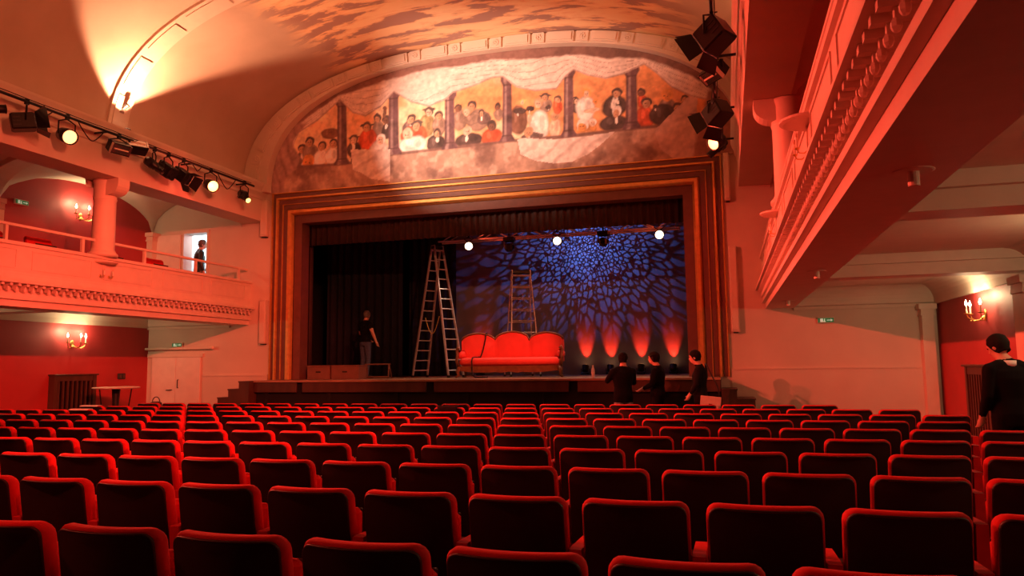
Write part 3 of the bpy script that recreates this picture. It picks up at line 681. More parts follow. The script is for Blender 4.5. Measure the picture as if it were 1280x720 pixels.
sm = o.modifiers.new('thick', 'SOLIDIFY'); sm.thickness = .012
bg = thing('handbag', 'dark handbag standing on the floor in front of the front row near the double door', 'bag', (-11.3, 12.72, 0))
bg['label'] = 'dark bag propped on a tipped-up front-row seat near the high table'
bg.location = (-11.09, 12.372, .722)
MB().bbox(-.12, .12, -.06, .06, 0, .15, .03).build('body', mat('dark_leather', (.05, .02, .016), .4), bg)
MB().tube([(.09*math.cos(PI*i/8), 0, .14+.10*math.sin(PI*i/8)) for i in range(9)], .010, 6).build('handle', MATS['dark_leather'], bg)

# ------------------------------------------------------------------ lighting bars and lanterns
GLASS = mat('dark_lens_glass', (.03, .03, .035), .08, 0, spec=.8)
LITR = mat('lit_red_lens', (.9, .3, .2), .3, emit=(1.0, .42, .15), estr=3.0)
LITY = mat('lit_amber_lens', (.9, .5, .2), .3, emit=(1.0, .62, .16), estr=3.2)
LITW = mat('lit_warm_lens', (1, .8, .6), .3, emit=(1.0, .70, .42), estr=6)
def bar(x, label):
    t = thing('lighting_bar', label, 'lighting bar', (x, 7.0, 5.76))
    MB().tube([(0, -6, 0), (0, 7.55, 0)], .024, 10).build('pipe', BLACK, t, True)
    s = 1 if x > -5 else -1
    for y in (-4.5, -1.5, 1.2, 3.3, 5.5, 7.3):
        MB().box(min(0, s*.30), max(0, s*.30), y-.015, y+.015, -.015, .015).build('hanger', BLACK, t)
    MB().tube([(.036, -5+12.4*i/59, .032+.004*math.sin(i*1.3)) for i in range(60)], .008, 5).build('cable', BLACK, t)
    return t
barL = bar(-10.5, 'black lighting bar along the gallery beam by the open gallery door')
barR = bar(-.02, 'black lighting bar along the gallery beam above the suited man')
def lantern_root(name, label, bx, y, target, drop=.30, grp=None):
    """hangs from a bar at (bx, y); body at drop below, pointing at target; returns root and body matrix"""
    t = thing(name, label, 'stage light', (bx, y, 5.76), group=grp)
    c = Vector((0, 0, -drop)); d = (Vector(target) - (Vector((bx, y, 5.76)) + c)).normalized()
    q = d.to_track_quat('Y', 'Z'); M = Matrix.Translation(c) @ q.to_matrix().to_4x4()
    MB().box(-.022, .022, -.03, .03, -.05, .035).tube([(.03, 0, -.02), (.07, 0, -.02)], .008, 6).build('clamp', BLACK, t)
    return t, M
def beam(t, M, at, name, power, color, angle, blend=.6, radius=.04):
    """the light a lantern throws, from just in front of its lens along its axis"""
    p = t.location + M @ Vector((0, at, 0)); q = t.location + M @ Vector((0, at+5, 0)); return spot(name, p, q, power, color, angle, blend, radius)
def yoke(t, M, w, drop):
    a = M @ Vector((w, 0, 0)); b = M @ Vector((-w, 0, 0)); top = Vector((0, 0, -.05))
    ka = Vector((a.x, a.y, -.11)); kb = Vector((b.x, b.y, -.11))
    MB().tube([a, ka, Vector((a.x*.4, a.y*.4, -.07)), top, Vector((b.x*.4, b.y*.4, -.07)), kb, b], .013, 6).build('yoke', BLACK, t)
def led_par(bx, y, target, label, lens, r=.125, glow=3, power=0, angle=64):
    t, M = lantern_root('led_par_light', label, bx, y, target, .33, 'round lit wash lights')
    body = MB().tube([(0, -.16, 0), (0, -.12, 0), (0, 0, 0), (0, .10, 0)], [r*.55, r*.9, r, r*1.05], 20).xf(M).build('housing', BLACK, t, True)
    L = MB().tube([(0, .095, 0), (0, .112, 0)], r*.9, 20).xf(M).build('lens', lens, t)
    MB().tube([(0, .09, 0), (0, .13, 0)], r*1.06, 20, cap=False).xf(M).build('rim', BLACK, t)
    yoke(t, M, r+.015, .33)
    beam(t, M, .15, 'led_par_beam', power, RED, angle, .5, .06)
    p = Vector((bx, y, 5.76)) + M @ Vector((0, .22, 0)); point('led_lens_light', p, glow, RED, .05); return t
def fresnel(bx, y, target, label, doors=True, w=.13, L=.34, drop=.34, lit=None):
    t, M = lantern_root('fresnel_lantern', label, bx, y, target, drop, 'black theatre lanterns')
    MB().bbox(-w, w, -L*.6, L*.4, -w, w, .02).xf(M).build('housing', BLACK, t)
    for z in (-.06, 0, .06): MB().box(-w-.006, w+.006, -L*.5, -L*.2, z-.008, z+.008).xf(M).build('cooling_fin', IRON, t)
    MB().tube([(0, L*.39, 0), (0, L*.43, 0)], w*.8, 18).xf(M).build('lens', GLASS, t)
    if doors:
        k = w*1.0
        for (p, q) in (((-k, k), 'top'), ((-k, -k), 'bot'), ((-k, -k), 'l'), ((k, k), 'r')):
            if q == 'top': vs = [(-k, L*.4, k), (k, L*.4, k), (k*1.25, L*.4+.16, k*1.75), (-k*1.25, L*.4+.16, k*1.75)]
            elif q == 'bot': vs = [(-k, L*.4, -k), (k, L*.4, -k), (k*1.25, L*.4+.16, -k*1.75), (-k*1.25, L*.4+.16, -k*1.75)]
            elif q == 'l': vs = [(-k, L*.4, -k), (-k, L*.4, k), (-k*1.75, L*.4+.16, k*1.25), (-k*1.75, L*.4+.16, -k*1.25)]
            else: vs = [(k, L*.4, -k), (k, L*.4, k), (k*1.75, L*.4+.16, k*1.25), (k*1.75, L*.4+.16, -k*1.25)]
            o = MB().add(vs, [(0, 1, 2, 3)]).xf(M).build('barn_door', BLACK, t); sm = o.modifiers.new('thick', 'SOLIDIFY'); sm.thickness = .004
    if lit: beam(t, M, L*.4+.19, *lit)
    yoke(t, M, w+.02, drop); return t
def flood(bx, y, target, label, drop=.22):
    t, M = lantern_root('linear_flood_light', label, bx, y, target, drop, 'small floodlights with bright reflectors')
    mb = MB().prism([(-.10, -.09), (.04, -.11), (.10, -.10), (.10, .10), (.04, .11), (-.10, .09)], -.17, .17, 'x'); o = fixn(mb.xf(M).build('housing', BLACK, t))
    MB().box(-.15, .15, .101, .106, -.085, .085).xf(M).build('reflector', CHROME, t)
    MB().tube([(-.13, .11, 0), (.13, .11, 0)], .012, 8).xf(M).build('tube_lamp', WAX, t)
    for x in (-.165, .165): MB().box(x-.012, x+.012, .05, .12, -.10, .10).xf(M).build('end_plate', CHROME, t)
    yoke(t, M, .19, drop); return t
def moving_spot(bx, y, target, label, lens=None, drop=.32, lit=None):
    t, M = lantern_root('profile_spot', label, bx, y, target, drop, 'small profile spotlights')
    MB().tube([(0, -.20, 0), (0, -.17, 0), (0, .04, 0), (0, .06, 0), (0, .20, 0), (0, .21, 0)], [.05, .085, .085, .065, .065, .075], 14).xf(M).build('barrel', BLACK, t, True)
    MB().tube([(0, .20, 0), (0, .215, 0)], .058, 14).xf(M).build('lens', lens or GLASS, t)
    MB().box(-.09, .09, -.12, -.04, -.09, .09).xf(M).build('lamp_house', IRON, t)
    if lit: beam(t, M, .24, *lit)
    yoke(t, M, .10, drop); return t
LB, RB = -10.5, -.02
def slack(bar_, loops):
    """cable lying along the pipe that hangs down in loops between the lanterns"""
    pts = []
    for y0, y1, drop in loops:
        for i in range(15):
            f = i/14; w = math.sin(PI*f); pts.append((-.036 + .03*w*math.sin(6*f), y0+(y1-y0)*f-7.0, .024 - drop*w))
    MB().tube(pts, .010, 6).build('cable', BLACK, bar_, True)
slack(barR, ((9.28, 10.02, .32), (10.6, 11.5, .42), (12.28, 13.05, .34)))
slack(barL, ((8.98, 9.22, .10), (9.68, 10.28, .28), (11.2, 11.3, .03), (12.5, 12.82, .14), (13.3, 13.95, .30)))
MURW = (1.0, .62, .45)
moving_spot(LB, 8.1, (-6.9, 15.4, 7.1), 'black profile spot at the bar end farthest from the stage')
fresnel(LB, 8.7, (-5.2, 15.4, 7.3), 'black barn-door lantern hanging beside the round red lamp', lit=('fresnel_beam', 5600, MURW, 38, .9))
led_par(LB, 9.45, (.5, 7.2, .8), 'round lamp glowing red on the bar between the barn-door lantern and the column', LITR, power=2600)
flood(LB, 10.55, (-4, 9, 1.0), 'small floodlight with bright reflector clamped above the column')
flood(LB, 10.97, (-7, 9, 8.6), 'floodlight tipped upward on the bar above the column', .10)
moving_spot(LB, 11.42, (-5, 14, 1), 'black profile spot hanging just past the column')
fresnel(LB, 11.80, (-5, 12.8, 1.5), 'black square lantern hanging past the column beside the profile spot', doors=False)
fresnel(LB, 12.22, (-5, 12.6, 1.5), 'large black lantern hanging next to the amber lamp', True, .12)
led_par(LB, 13.05, (.5, 9.0, .9), 'round lamp glowing amber on the bar over the open gallery door', LITY, glow=26, power=2600)
moving_spot(LB, 14.2, (-5.0, 12.0, 1.2), 'small spotlight with amber lens at the stage end of the bar', LITY)
fresnel(RB, 8.9, (-6, 12.5, 1.3), 'big black barn-door lantern hanging highest above the suited man\'s balcony', True, .16)
flood(RB, 10.3, (-3, 8, 1.0), 'small floodlight with bright reflector between two big black lanterns')
fresnel(RB, 11.9, (-4.84, 16.4, 1.75), 'big black barn-door lantern hanging by the end of the mural', True, .16, drop=.30, lit=('fresnel_beam', 1700, (1, .10, .06), 20, .6))
led_par(RB, 13.3, (-7.5, 6.2, .8), 'round lamp glowing orange beside the end of the mural', LITR, glow=20, power=1800)
moving_spot(RB, 13.72, (-5, 13.9, 1.0), 'small black spotlight pointing down next to the orange lamp')
ul = thing('cornice_uplight', 'small warm uplight standing on the cornice at the foot of the vault rib', 'uplight', (-11.02, 11.25, 6.041))
MB().lathe([(.07, 0), (.08, .02), (.08, .10), (.07, .12)], n=14).build('housing', BLACK, ul); MB().lathe([(.06, .12), (.06, .124)], n=14).build('lens', LITW, ul)
ul2 = thing('wall_spotlight', 'tiny black spotlight fixed to the foot of the vault rib', 'spotlight', (-11.23, 11.3, 6.62))
MB().box(-.02, .03, -.05, .05, -.10, .10).build('backplate', SOFFIT, ul2); MB().tube([(.05, 0, -.02), (.16, 0, .05)], [.035, .05], 10).build('head', BLACK, ul2); MB().tube([(.02, 0, -.04), (.07, 0, -.02)], .012, 6).build('arm', BLACK, ul2)

# ------------------------------------------------------------------ on the stage
ZS = 1.23
tr = thing('stage_truss', 'horizontal lighting truss lit red under the valance', 'truss', (-4.0, 17.5, 4.80))
TRM = ALU
for dy, dz in ((-.14, .10), (.14, .10), (-.14, -.12), (.14, -.12)): MB().tube([(-3.0, dy, dz), (3.05, dy, dz)], .025, 8).build('chord', TRM, tr)
for i in range(14):
    x = -2.9+.45*i; z0, z1 = (.10, -.12) if i % 2 else (-.12, .10)
    MB().tube([(x, -.14, z0), (x+.45 if i < 13 else x, -.14, z1)], .012, 6).build('lacing', TRM, tr); MB().tube([(x, .14, z0), (x+.45 if i < 13 else x, .14, z1)], .012, 6).build('lacing', TRM, tr)
for x in (-2.6, 0, 2.6): MB().tube([(x, 0, .1), (x, 0, 4.15)], .008, 6).build('suspension_cable', BLACK, tr)
spot('truss_light', (-6.2, 16.9, 4.95), (-3.0, 17.6, 4.75), 60, (1, .08, .03), 100, .6, .03)
spot('truss_light', (-1.0, 16.9, 5.0), (-4.0, 17.6, 4.75), 45, (1, .10, .03), 100, .6, .03)
def stage_lamp(x, label):
    t = thing('stage_spotlight', label, 'stage light', (x, 17.3, 4.68), group='lit lamps under the stage truss')
    d = (Vector((0, 0, 1.5))-Vector((x, 17.3, 4.45))).normalized(); M = Matrix.Translation((0, 0, -.17)) @ d.to_track_quat('Y', 'Z').to_matrix().to_4x4()
    MB().tube([(0, -.18, 0), (0, -.14, 0), (0, .08, 0)], [.06, .10, .11], 16).xf(M).build('housing', BLACK, t); MB().tube([(0, .075, 0), (0, .09, 0)], .095, 16).xf(M).build('lens', LITW, t)
    MB().tube([tuple(M @ Vector((.125, 0, 0))), (.125, 0, .02), (0, 0, .05), (-.125, 0, .02), tuple(M @ Vector((-.125, 0, 0)))], .01, 6).build('yoke', BLACK, t)
    MB().box(-.02, .02, -.02, .02, .03, .12).build('clamp', BLACK, t)
    p = t.location + M @ Vector((0, .12, 0)); spot('stage_spotlight_beam', p, (x, 15.2, 1.2), 130, (1, .62, .42), 110, .6, .05)
stage_lamp(-6.15, 'lit lamp under the truss beside the tall ladder')
stage_lamp(-3.87, 'lit lamp under the middle of the truss above the blue dapples')
stage_lamp(-1.42, 'lit lamp under the truss end over the man with the shoulder bag')
for x, nm in ((-5.1, 'beside the tall ladder'), (-2.75, 'between two lit lamps, off centre')):
    t = thing('moving_head_light', 'dark moving-head light hanging under the truss ' + nm, 'stage light', (x, 17.35, 4.68))
    MB().bbox(-.14, .14, -.10, .10, -.10, .0, .015).build('base', BLACK, t); MB().tube([(-.115, 0, -.28), (-.115, 0, -.12), (0, 0, -.105), (.115, 0, -.12), (.115, 0, -.28)], .02, 6).build('yoke', BLACK, t)
    MB().bbox(-.095, .095, -.10, .12, -.36, -.16, .04).build('head', BLACK, t); MB().box(-.02, .02, -.02, .02, -.01, .09).build('clamp', BLACK, t)
# red uplights in front of the backdrop
for x, nm in ((-6.9, 'beside the tall ladder'), (-3.82, 'nearest the sofa'), (-3.12, 'second from the sofa'), (-2.28, 'third from the sofa'), (-1.42, 'fourth from the sofa')):
    t = thing('floor_uplight', 'small black floor uplight throwing red on the backdrop, ' + nm, 'uplight', (x, 20.36, ZS+.001), group='red uplights along the backdrop')
    MB().bbox(-.11, .11, -.09, .09, 0, .05, .01).build('base', BLACK, t); MB().tube([(0, -.03, .10), (0, .04, .24)], [.085, .10], 14).build('housing', BLACK, t)
    MB().tube([(0, .04, .236), (0, .045, .246)], .088, 14).build('lens', LITR, t); MB().tube([(.115, 0, .17), (.115, 0, .055), (0, 0, .045), (-.115, 0, .055), (-.115, 0, .17)], .01, 6).build('yoke', BLACK, t)
    spot('red_uplight_light', (x, 20.42, ZS+.27), (x, 20.60, ZS+.75), 62, (1, .028, .010), 46, .8, .02)
# A-frame ladders
def ladder(name, label, loc, rz, H, spread, n, w0=.42, w1=.30):
    t = thing(name, label, 'ladder', loc, (0, 0, rz))
    for s in (-1, 1):
        for q in (-1, 1):
            a = Vector((s*spread/2, q*w0/2, 0)); b = Vector((s*.04, q*w1/2, H)); d = (b-a)
            mb = MB(); k = .032
            mb.add([a+Vector((-k,-.012,0)), a+Vector((k,-.012,0)), a+Vector((k,.012,0)), a+Vector((-k,.012,0)), b+Vector((-k,-.012,0)), b+Vector((k,-.012,0)), b+Vector((k,.012,0)), b+Vector((-k,.012,0))], [(0,3,2,1),(4,5,6,7),(0,1,5,4),(1,2,6,5),(2,3,7,6),(3,0,4,7)])
            o = mb.build('rail', ALU, t)
            MB().bbox(a.x-.045, a.x+.045, a.y-.022, a.y+.022, 0, .06, .008).build('foot', IRON, t)
        for i in range(n):
            f = (i+.7)/(n+.2); x = s*(spread/2+( .04-spread/2)*f); w = (w0+(w1-w0)*f)/2
            MB().tube([(x, -w, H*f), (x, w, H*f)], .016, 6).build('rung', ALU, t)
    MB().bbox(-.07, .07, -w1/2-.02, w1/2+.02, H-.10, H-.02, .01).build('hinge', IRON, t)
    return t
ladder('step_ladder', 'tall aluminium A-frame ladder standing open beside the red sofa', (-7.04, 17.4, ZS+.001), math.radians(-32), 3.36, 1.55, 13, .46, .26)
ladder('step_ladder', 'aluminium A-frame ladder standing behind the red sofa', (-5.02, 18.1, ZS+.001), math.radians(-66), 2.72, 1.25, 9, .74, .46)
rp_ = MB().tube([(-.30+.6*i/12, -.16, 1.52-.42*math.sin(PI*i/12)) for i in range(13)], .010, 5); o = rp_.build('rope', mat('yellow_rope', (.6, .45, .12), .8), None, loc=(-7.04, 17.4, ZS), rot=(0, 0, math.radians(-32))); tag(o, 'slack yellow rope slung between the two sides of the tall ladder', 'rope')
# camelback sofa
SOFA = mat('red_sofa_velvet', (.78, .075, .06), .7, var=.06, sheen=.3); SW = mat('carved_gilt_walnut', (.17, .075, .028), .4, var=.25, scale=12)
so = thing('sofa', 'red upholstered three-hump antique sofa with carved wooden frame', 'sofa', (-4.84, 16.5, ZS+.002), (0, 0, math.radians(8)))
W = 1.22
def camel(x):
    u = (x+W)/(2*W)*3; f = u-math.floor(u) if u < 3 else .999
    return .86 + .17*math.sin(PI*min(1, max(0, f)))**.55 + (.03 if 1 <= u < 2 else 0)
xs = [-W+2*W*i/48 for i in range(49)]
top = [(x, camel(x)) for x in xs]
bm_ = MB(); vs = []
for y, dz, k in ((.22, -.02, .985), (.25, 0, 1), (.38, 0, 1), (.42, -.03, .98)):
    vs += [(x*k, y+.06*(x/W)**2*-1+.0, z+dz) for x, z in top]
    vs += [(x*k, y-.06*(x/W)**2, .36) for x, z in top]
n = 49
fs = []
for a in range(3):
    for i in range(n-1): fs += [(a*2*n+i, a*2*n+i+1, (a+1)*2*n+i+1, (a+1)*2*n+i)]
for i in range(n-1): fs += [(i, n+i, n+i+1, i+1), (6*n+i, 6*n+i+1, 7*n+i+1, 7*n+i)]
for i in (0, n-1):
    for a in range(3): fs.append((a*2*n+i, a*2*n+n+i, (a+1)*2*n+n+i, (a+1)*2*n+i))
bm_.add(vs, fs).build('backrest', SOFA, so, True)
MB().tube([(x, .235-.06*(x/W)**2, z+.008) for x, z in top], .024, 8).build('carved_crest_rail', SW, so, True)
MB().bbox(-W+.06, W-.06, -.36, .26, .27, .46, .06).build('seat_cushion', SOFA, so, True)
ap = [(-W+.04, .27), (-W+.04, .18)] + [(-W+.04+(2*W-.08)*i/24, .165-.045*abs(math.sin(PI*2*i/24))-(.03 if 9 < i < 15 else 0)) for i in range(25)] + [(W-.04, .27)]
fixn(MB().prism(ap, -.375, -.34).build('carved_apron', SW, so))
for s in (-1, 1):
    MB().bbox(s*(W-.05)-.075, s*(W-.05)+.075, -.28, .28, .44, .64, .06).build('arm_pad', SOFA, so, True)
    MB().tube([(s*(W-.03), -.30, .26), (s*(W-.01), -.37, .40), (s*(W-.02), -.35, .52), (s*(W-.0), -.30, .62), (s*(W-.03), -.33, .70), (s*(W-.06), -.36, .66)], [.04, .035, .03, .035, .032, .02], 8).build('carved_arm_post', SW, so, True)
    MB().tube([(s*(W-.08), -.33, .24), (s*(W-.03), -.40, .14), (s*(W-.06), -.36, .06), (s*(W+.0), -.42, .03)], [.055, .045, .028, .03], 8).build('leg', SW, so, True)
    MB().tube([(s*(W-.08), .30, .36), (s*(W-.07), .33, .01)], [.04, .025], 8).build('leg', SW, so, True)
cb = MB().tube([(-.60, .30, .97), (-.61, .265, 1.045), (-.61, .215, 1.058), (-.615, .172, 1.02), (-.63, .182, .92), (-.66, .186, .78), (-.70, .184, .62), (-.73, .176, .52), (-.75, .14, .476), (-.79, -.05, .474), (-.83, -.26, .472), (-.845, -.36, .45), (-.85, -.394, .38), (-.845, -.397, .22), (-.83, -.42, .06), (-.76, -.46, .014), (-.60, -.50, .014), (-.48, -.46, .014), (-.58, -.56, .014)], .015, 6)
o = cb.build('cable', BLACK, None, True, loc=(-4.84, 16.5, ZS+.004), rot=(0, 0, math.radians(8))); tag(o, 'black cable hanging over the front of the red sofa', 'cable')
# boxes, frame, bottle
BOXW = mat('brown_box_board', (.17, .07, .042), .6, var=.15)
for x0, w, lb in ((-9.62, .60, 'brown wooden box on the stage edge next to the gathered curtain'), (-8.98, .72, 'wider brown wooden box on the stage beside the small open frame')):
    t = thing('wooden_box', lb, 'box', (x0+w/2, 15.75, ZS+.002))
    MB().bbox(-w/2, w/2, -.2, .2, 0, .30, .008).build('case', BOXW, t); MB().bbox(-w/2-.01, w/2+.01, -.21, .21, .301, .33, .006).build('lid', BOXW, t)
    MB().box(-.06, .06, -.215, -.2, .16, .19).build('handle_slot', VOID, t)
fr = thing('open_frame', 'small open wooden frame trestle standing on the stage beside the boxes', 'frame', (-8.1, 16.2, ZS+.014), (0, 0, .15))
for x in (-.30, .30): MB().tube([(x, -.10, 0), (x*.93, 0, .33)], .018, 6).build('upright', BOXW, fr); MB().tube([(x, .16, 0), (x*.93, 0.02, .33)], .016, 6).build('upright', BOXW, fr)
for y, z in ((-.09, .03), (0, .33)): MB().tube([(-.32, y, z), (.32, y, z)], .018, 6).build('cross_bar', BOXW, fr)
bt = thing('water_bottle', 'clear plastic water bottle on the stage edge beside the crew', 'bottle', (-2.62, 14.80, ZS+.002))
MB().lathe([(.03, 0), (.034, .01), (.034, .15), (.028, .19), (.013, .22), (.013, .24)], n=12).build('body', mat('pale_plastic', (.7, .72, .75), .15, spec=.6), bt, True); MB().lathe([(.015, .238), (.015, .26)], n=10).build('cap', mat('white_cap', (.8, .8, .8), .4), bt); MB().lathe([(.0345, .07), (.0345, .13)], n=12).build('paper_label', P_, bt)

# ------------------------------------------------------------------ people
SKIN = mat('skin', (.58, .33, .24), .55, var=.05); HAIRK = mat('dark_hair', (.010, .007, .006), .85, spec=.15, var=.3, scale=30, stretch=(1, 1, .2))
HAIRG = mat('grey_hair', (.12, .11, .10), .6, var=.3, scale=30)
def chain(mb, pts, rs, n=12, flat=1.0):
    """tapered limb with rounded ends"""
    mb.tube(pts, rs, n)
    for p, r in zip(pts, rs): mb.ball(p, r*.99, n, 8)
BASE = dict(pelvis=(0,0,.95), waist=(0,.005,1.10), chest=(0,.0,1.30), neck=(0,-.01,1.46), head=(0,.03,1.615),
            shl=(-.18,-.01,1.385), ell=(-.235,-.03,1.13), wrl=(-.235,.05,.89), shr=(.18,-.01,1.385), elr=(.235,-.03,1.13), wrr=(.235,.05,.89),
            hil=(-.09,0,.92), knl=(-.10,.02,.50), anl=(-.11,-.03,.08), hir=(.09,0,.92), knr=(.10,.02,.50), anr=(.11,-.03,.08))
def person(label, loc, yaw, pose, top, legs, hair, shoes, sleeves='long', scale=1.0, coat=0.0, hat=None, collar=None, vox=.013):
    J = {k: Vector(v) for k, v in BASE.items()}; J.update({k: Vector(v) for k, v in pose.items() if k in J})
    face = pose.get('face', 0.0); nod = pose.get('nod', 0.0)
    root = thing('person', label, 'person', loc, (0, 0, yaw)); root.scale = (scale,)*3
    mb = MB(); bulk = 1.0 + coat
    # torso rings
    def ring(c, rx, ry, n=18):
        return [(c.x+rx*math.cos(2*PI*k/n), c.y+ry*math.sin(2*PI*k/n), c.z) for k in range(n)]
    sh = (J['shl']+J['shr'])/2
    R = [ring(J['pelvis']+Vector((0,0,-.12)), .135*bulk, .105*bulk), ring(J['pelvis'], .165*bulk, .125*bulk), ring(J['waist'], .150*bulk, .110*bulk), ring(J['chest'], .178*bulk, .125*bulk), ring(sh+Vector((0,0,-.01)), .175*bulk, .10*bulk), ring(sh+Vector((0,0,.06)), .09, .07)]
    n = 18; vs = [p for r in R for p in r]; fs = [(i*n+k, i*n+(k+1)%n, (i+1)*n+(k+1)%n, (i+1)*n+k) for i in range(len(R)-1) for k in range(n)] + [tuple(range(n-1,-1,-1)), tuple(range((len(R)-1)*n, len(R)*n))]
    mb.add(vs, fs)
    chain(mb, [sh+Vector((0,0,.02)), J['neck']+Vector((0,0,.0)), J['head']+Vector((0,-.01,-.08))], [.08, .064, .058])
    for s in 'lr': chain(mb, [J['neck']+Vector((0, 0, -.03)), J['neck'].lerp(J['sh'+s], .5)+Vector((0, 0, .005)), J['sh'+s]], [.065, .066, .066])
    for s in 'lr':
        chain(mb, [J['sh'+s], J['sh'+s].lerp(J['el'+s], .5), J['el'+s], J['el'+s].lerp(J['wr'+s], .35), J['wr'+s]], [.068+.05*coat, .056+.06*coat, .044+.07*coat, .042+.06*coat, .028+(.04*coat if sleeves == 'long' else 0)])
        chain(mb, [J['hi'+s], J['hi'+s].lerp(J['kn'+s], .5), J['kn'+s], J['kn'+s].lerp(J['an'+s], .35), J['an'+s]], [.098, .082, .060, .060, .042])
        chain(mb, [J['an'+s]+Vector((0,-.03,-.03)), J['an'+s]+Vector((0,.06,-.035)), J['an'+s]+Vector((s == 'r' and .02 or -.02,.17,-.048))], [.045, .045, .032])
        # hand: palm, four curled fingers, thumb
        w = J['wr'+s]; d = (w-J['el'+s]).normalized(); sx = 1 if s == 'r' else -1
        side = d.cross(Vector((0,0,1))); side = side.normalized() if side.length > .2 else Vector((0,1,0)); pn = side.cross(d).normalized()
        chain(mb, [w, w+d*.045, w+d*.085], [.027, .034, .032])
        for q, ln in ((-.027, .055), (-.009, .068), (.009, .064), (.027, .05)):
            b = w+d*.085+side*q; chain(mb, [b, b+d*ln*.55+pn*.006, b+d*ln*.9+pn*.03], [.0105, .010, .009], 6)
        chain(mb, [w+d*.02+side*.025, w+d*.05+side*.052+pn*.01, w+d*.08+side*.058+pn*.03], [.013, .012, .010], 6)
    # head
    H = J['head']; hm = MB()
    hm.ball((0, 0, .02), (.076, .096, .105), 18, 14); hm.ball((0, .035, -.055), (.055, .062, .055), 14, 10)
    hm.tube([(0, .085, .025), (0, .112, -.018), (0, .095, -.03)], [.010, .016, .012], 8)
    hm.ball((0, .092, -.060), (.026, .012, .010), 8, 5); hm.ball((0, .085, .045), (.05, .016, .012), 8, 5)
    for s in (-1, 1): hm.ball((s*.076, -.005, -.005), (.012, .024, .034), 8, 6)
    RH = Matrix.Translation(H) @ Matrix.Rotation(face, 4, 'Z') @ Matrix.Rotation(-nod, 4, 'X')
    hm.xf(RH); mb.add(hm.v, hm.f)
    tmp = mb.build('tmp_body', SKIN); rm_ = tmp.modifiers.new('r', 'REMESH'); rm_.mode = 'VOXEL'; rm_.voxel_size = vox
    smd = tmp.modifiers.new('s', 'SMOOTH'); smd.factor = .5; smd.iterations = 3
    dg = bpy.context.evaluated_depsgraph_get(); me = bpy.data.meshes.new_from_object(tmp.evaluated_get(dg)); bpy.data.objects.remove(tmp)
    me.name = 'body'; me.materials.clear()
    for m in (SKIN, top, legs, shoes): me.materials.append(m)
    co = np.empty(len(me.polygons)*3); me.polygons.foreach_get('center', co); co = co.reshape(-1, 3)
    idx = np.ones(len(co), dtype=np.int32)
    hem = J['pelvis'].z - (.02 if coat < .05 else .13)
    idx[co[:, 2] < hem] = 2
    def seg(a, b):
        a, b = np.array(a), np.array(b); ab = b-a; t = np.clip(((co-a)@ab)/(ab@ab), 0, 1); return np.linalg.norm(co-(a+t[:, None]*ab), axis=1)
    for s in 'lr':
        w, e = J['wr'+s], J['el'+s]; d = (w-e).normalized()
        if coat >= .05 or True:
            arm = seg(J['sh'+s], J['el'+s]); fore = seg(e, w); idx[(np.minimum(arm, fore) < .075*bulk) & (co[:, 2] < hem+.02) & (fore < .06*bulk)] = 1
        hand = seg(w+d*.015, w+d*.16) < .062; idx[hand] = 0
        if sleeves == 'short': idx[(seg(e+ (J['sh'+s]-e)*.25, w) < .068)] = 0
        idx[(co[:, 2] < .085) ] = 3
    hd = np.linalg.norm(co-np.array(H), axis=1); idx[(hd < .17) & (co[:, 2] > J['neck'].z+(.03 if coat > .05 else -.005))] = 0
    me.polygons.foreach_set('material_index', idx); me.polygons.foreach_set('use_smooth', [True]*len(me.polygons))
    body = bpy.data.objects.new('body', me); COL.objects.link(body); body.parent = root
    # hair cap with a fringe line, eyes
    hb = MB(); n2, m2 = 20, 12; vs = []
    for j in range(m2+1):
        t = PI/2*1.60*j/m2
        for k in range(n2):
            a = 2*PI*k/n2; front = max(0, math.sin(a)); tt = t*(1-.50*front**1.2)
            r = 1.07 + .035*math.sin(5*a+j*1.7) + .025*math.sin(9*a-j) - .20*(j/m2)**4
            sn = max(math.sin(tt), .86) if tt > PI/2 else math.sin(tt)
            vs.append((.086*r*sn*math.cos(a), -.008+.106*r*sn*math.sin(a), .022+.118*math.cos(tt)))
    inner = [(x*.93, y*.93, z*.93) for x, y, z in vs]; L = len(vs)
    fs = [(j*n2+k, j*n2+(k+1)%n2, (j+1)*n2+(k+1)%n2, (j+1)*n2+k) for j in range(m2) for k in range(n2)]
    fs += [tuple(L+i for i in f[::-1]) for f in fs[:]] + [(m2*n2+k, m2*n2+(k+1)%n2, L+m2*n2+(k+1)%n2, L+m2*n2+k) for k in range(n2)]
    hb.add(vs+inner, fs); hb.xf(RH).build('hair', hair, root, True)
    ey = MB()
    for s in (-1, 1): ey.ball((s*.032, .088, .022), (.013, .008, .008), 8, 6)
    ey.xf(RH).build('eyes', mat('dark_eyes', (.03, .02, .015), .2), root)
    if collar is not None:
        c = J['neck']+Vector((0, .0, -.02)); MB().lathe([(.084, -.02), (.074, .04), (.068, .04), (.078, -.02)], tuple(c), 18).build('shirt_collar', collar, root, True)
    if hat is not None:
        MB().tube([(.088*math.cos(a)*1.0, -.005+.105*math.sin(a), .065) for a in [2*PI*i/20 for i in range(21)]], .008, 6).xf(RH).build('headband', hat, root)
        for s in (-1, 1): MB().ball((s*.088, -.002, .0), (.022, .032, .036), 10, 7).xf(RH).build('ear_cup', hat, root)
    return root
KNIT = mat('black_knit', (.006, .0055, .006), .9, var=.2, scale=20, spec=.1); SUIT = mat('black_suit_cloth', (.006, .0055, .0065), .9, var=.15, spec=.1); JEANS = mat('blue_jeans', (.055, .075, .13), .85, var=.25, scale=25)
JEANL = mat('pale_jeans', (.25, .24, .28), .85, var=.2, scale=25); LEATH = mat('black_leather', (.012, .011, .011), .35, var=.2); SHOE = mat('black_shoe', (.01, .01, .01), .4)
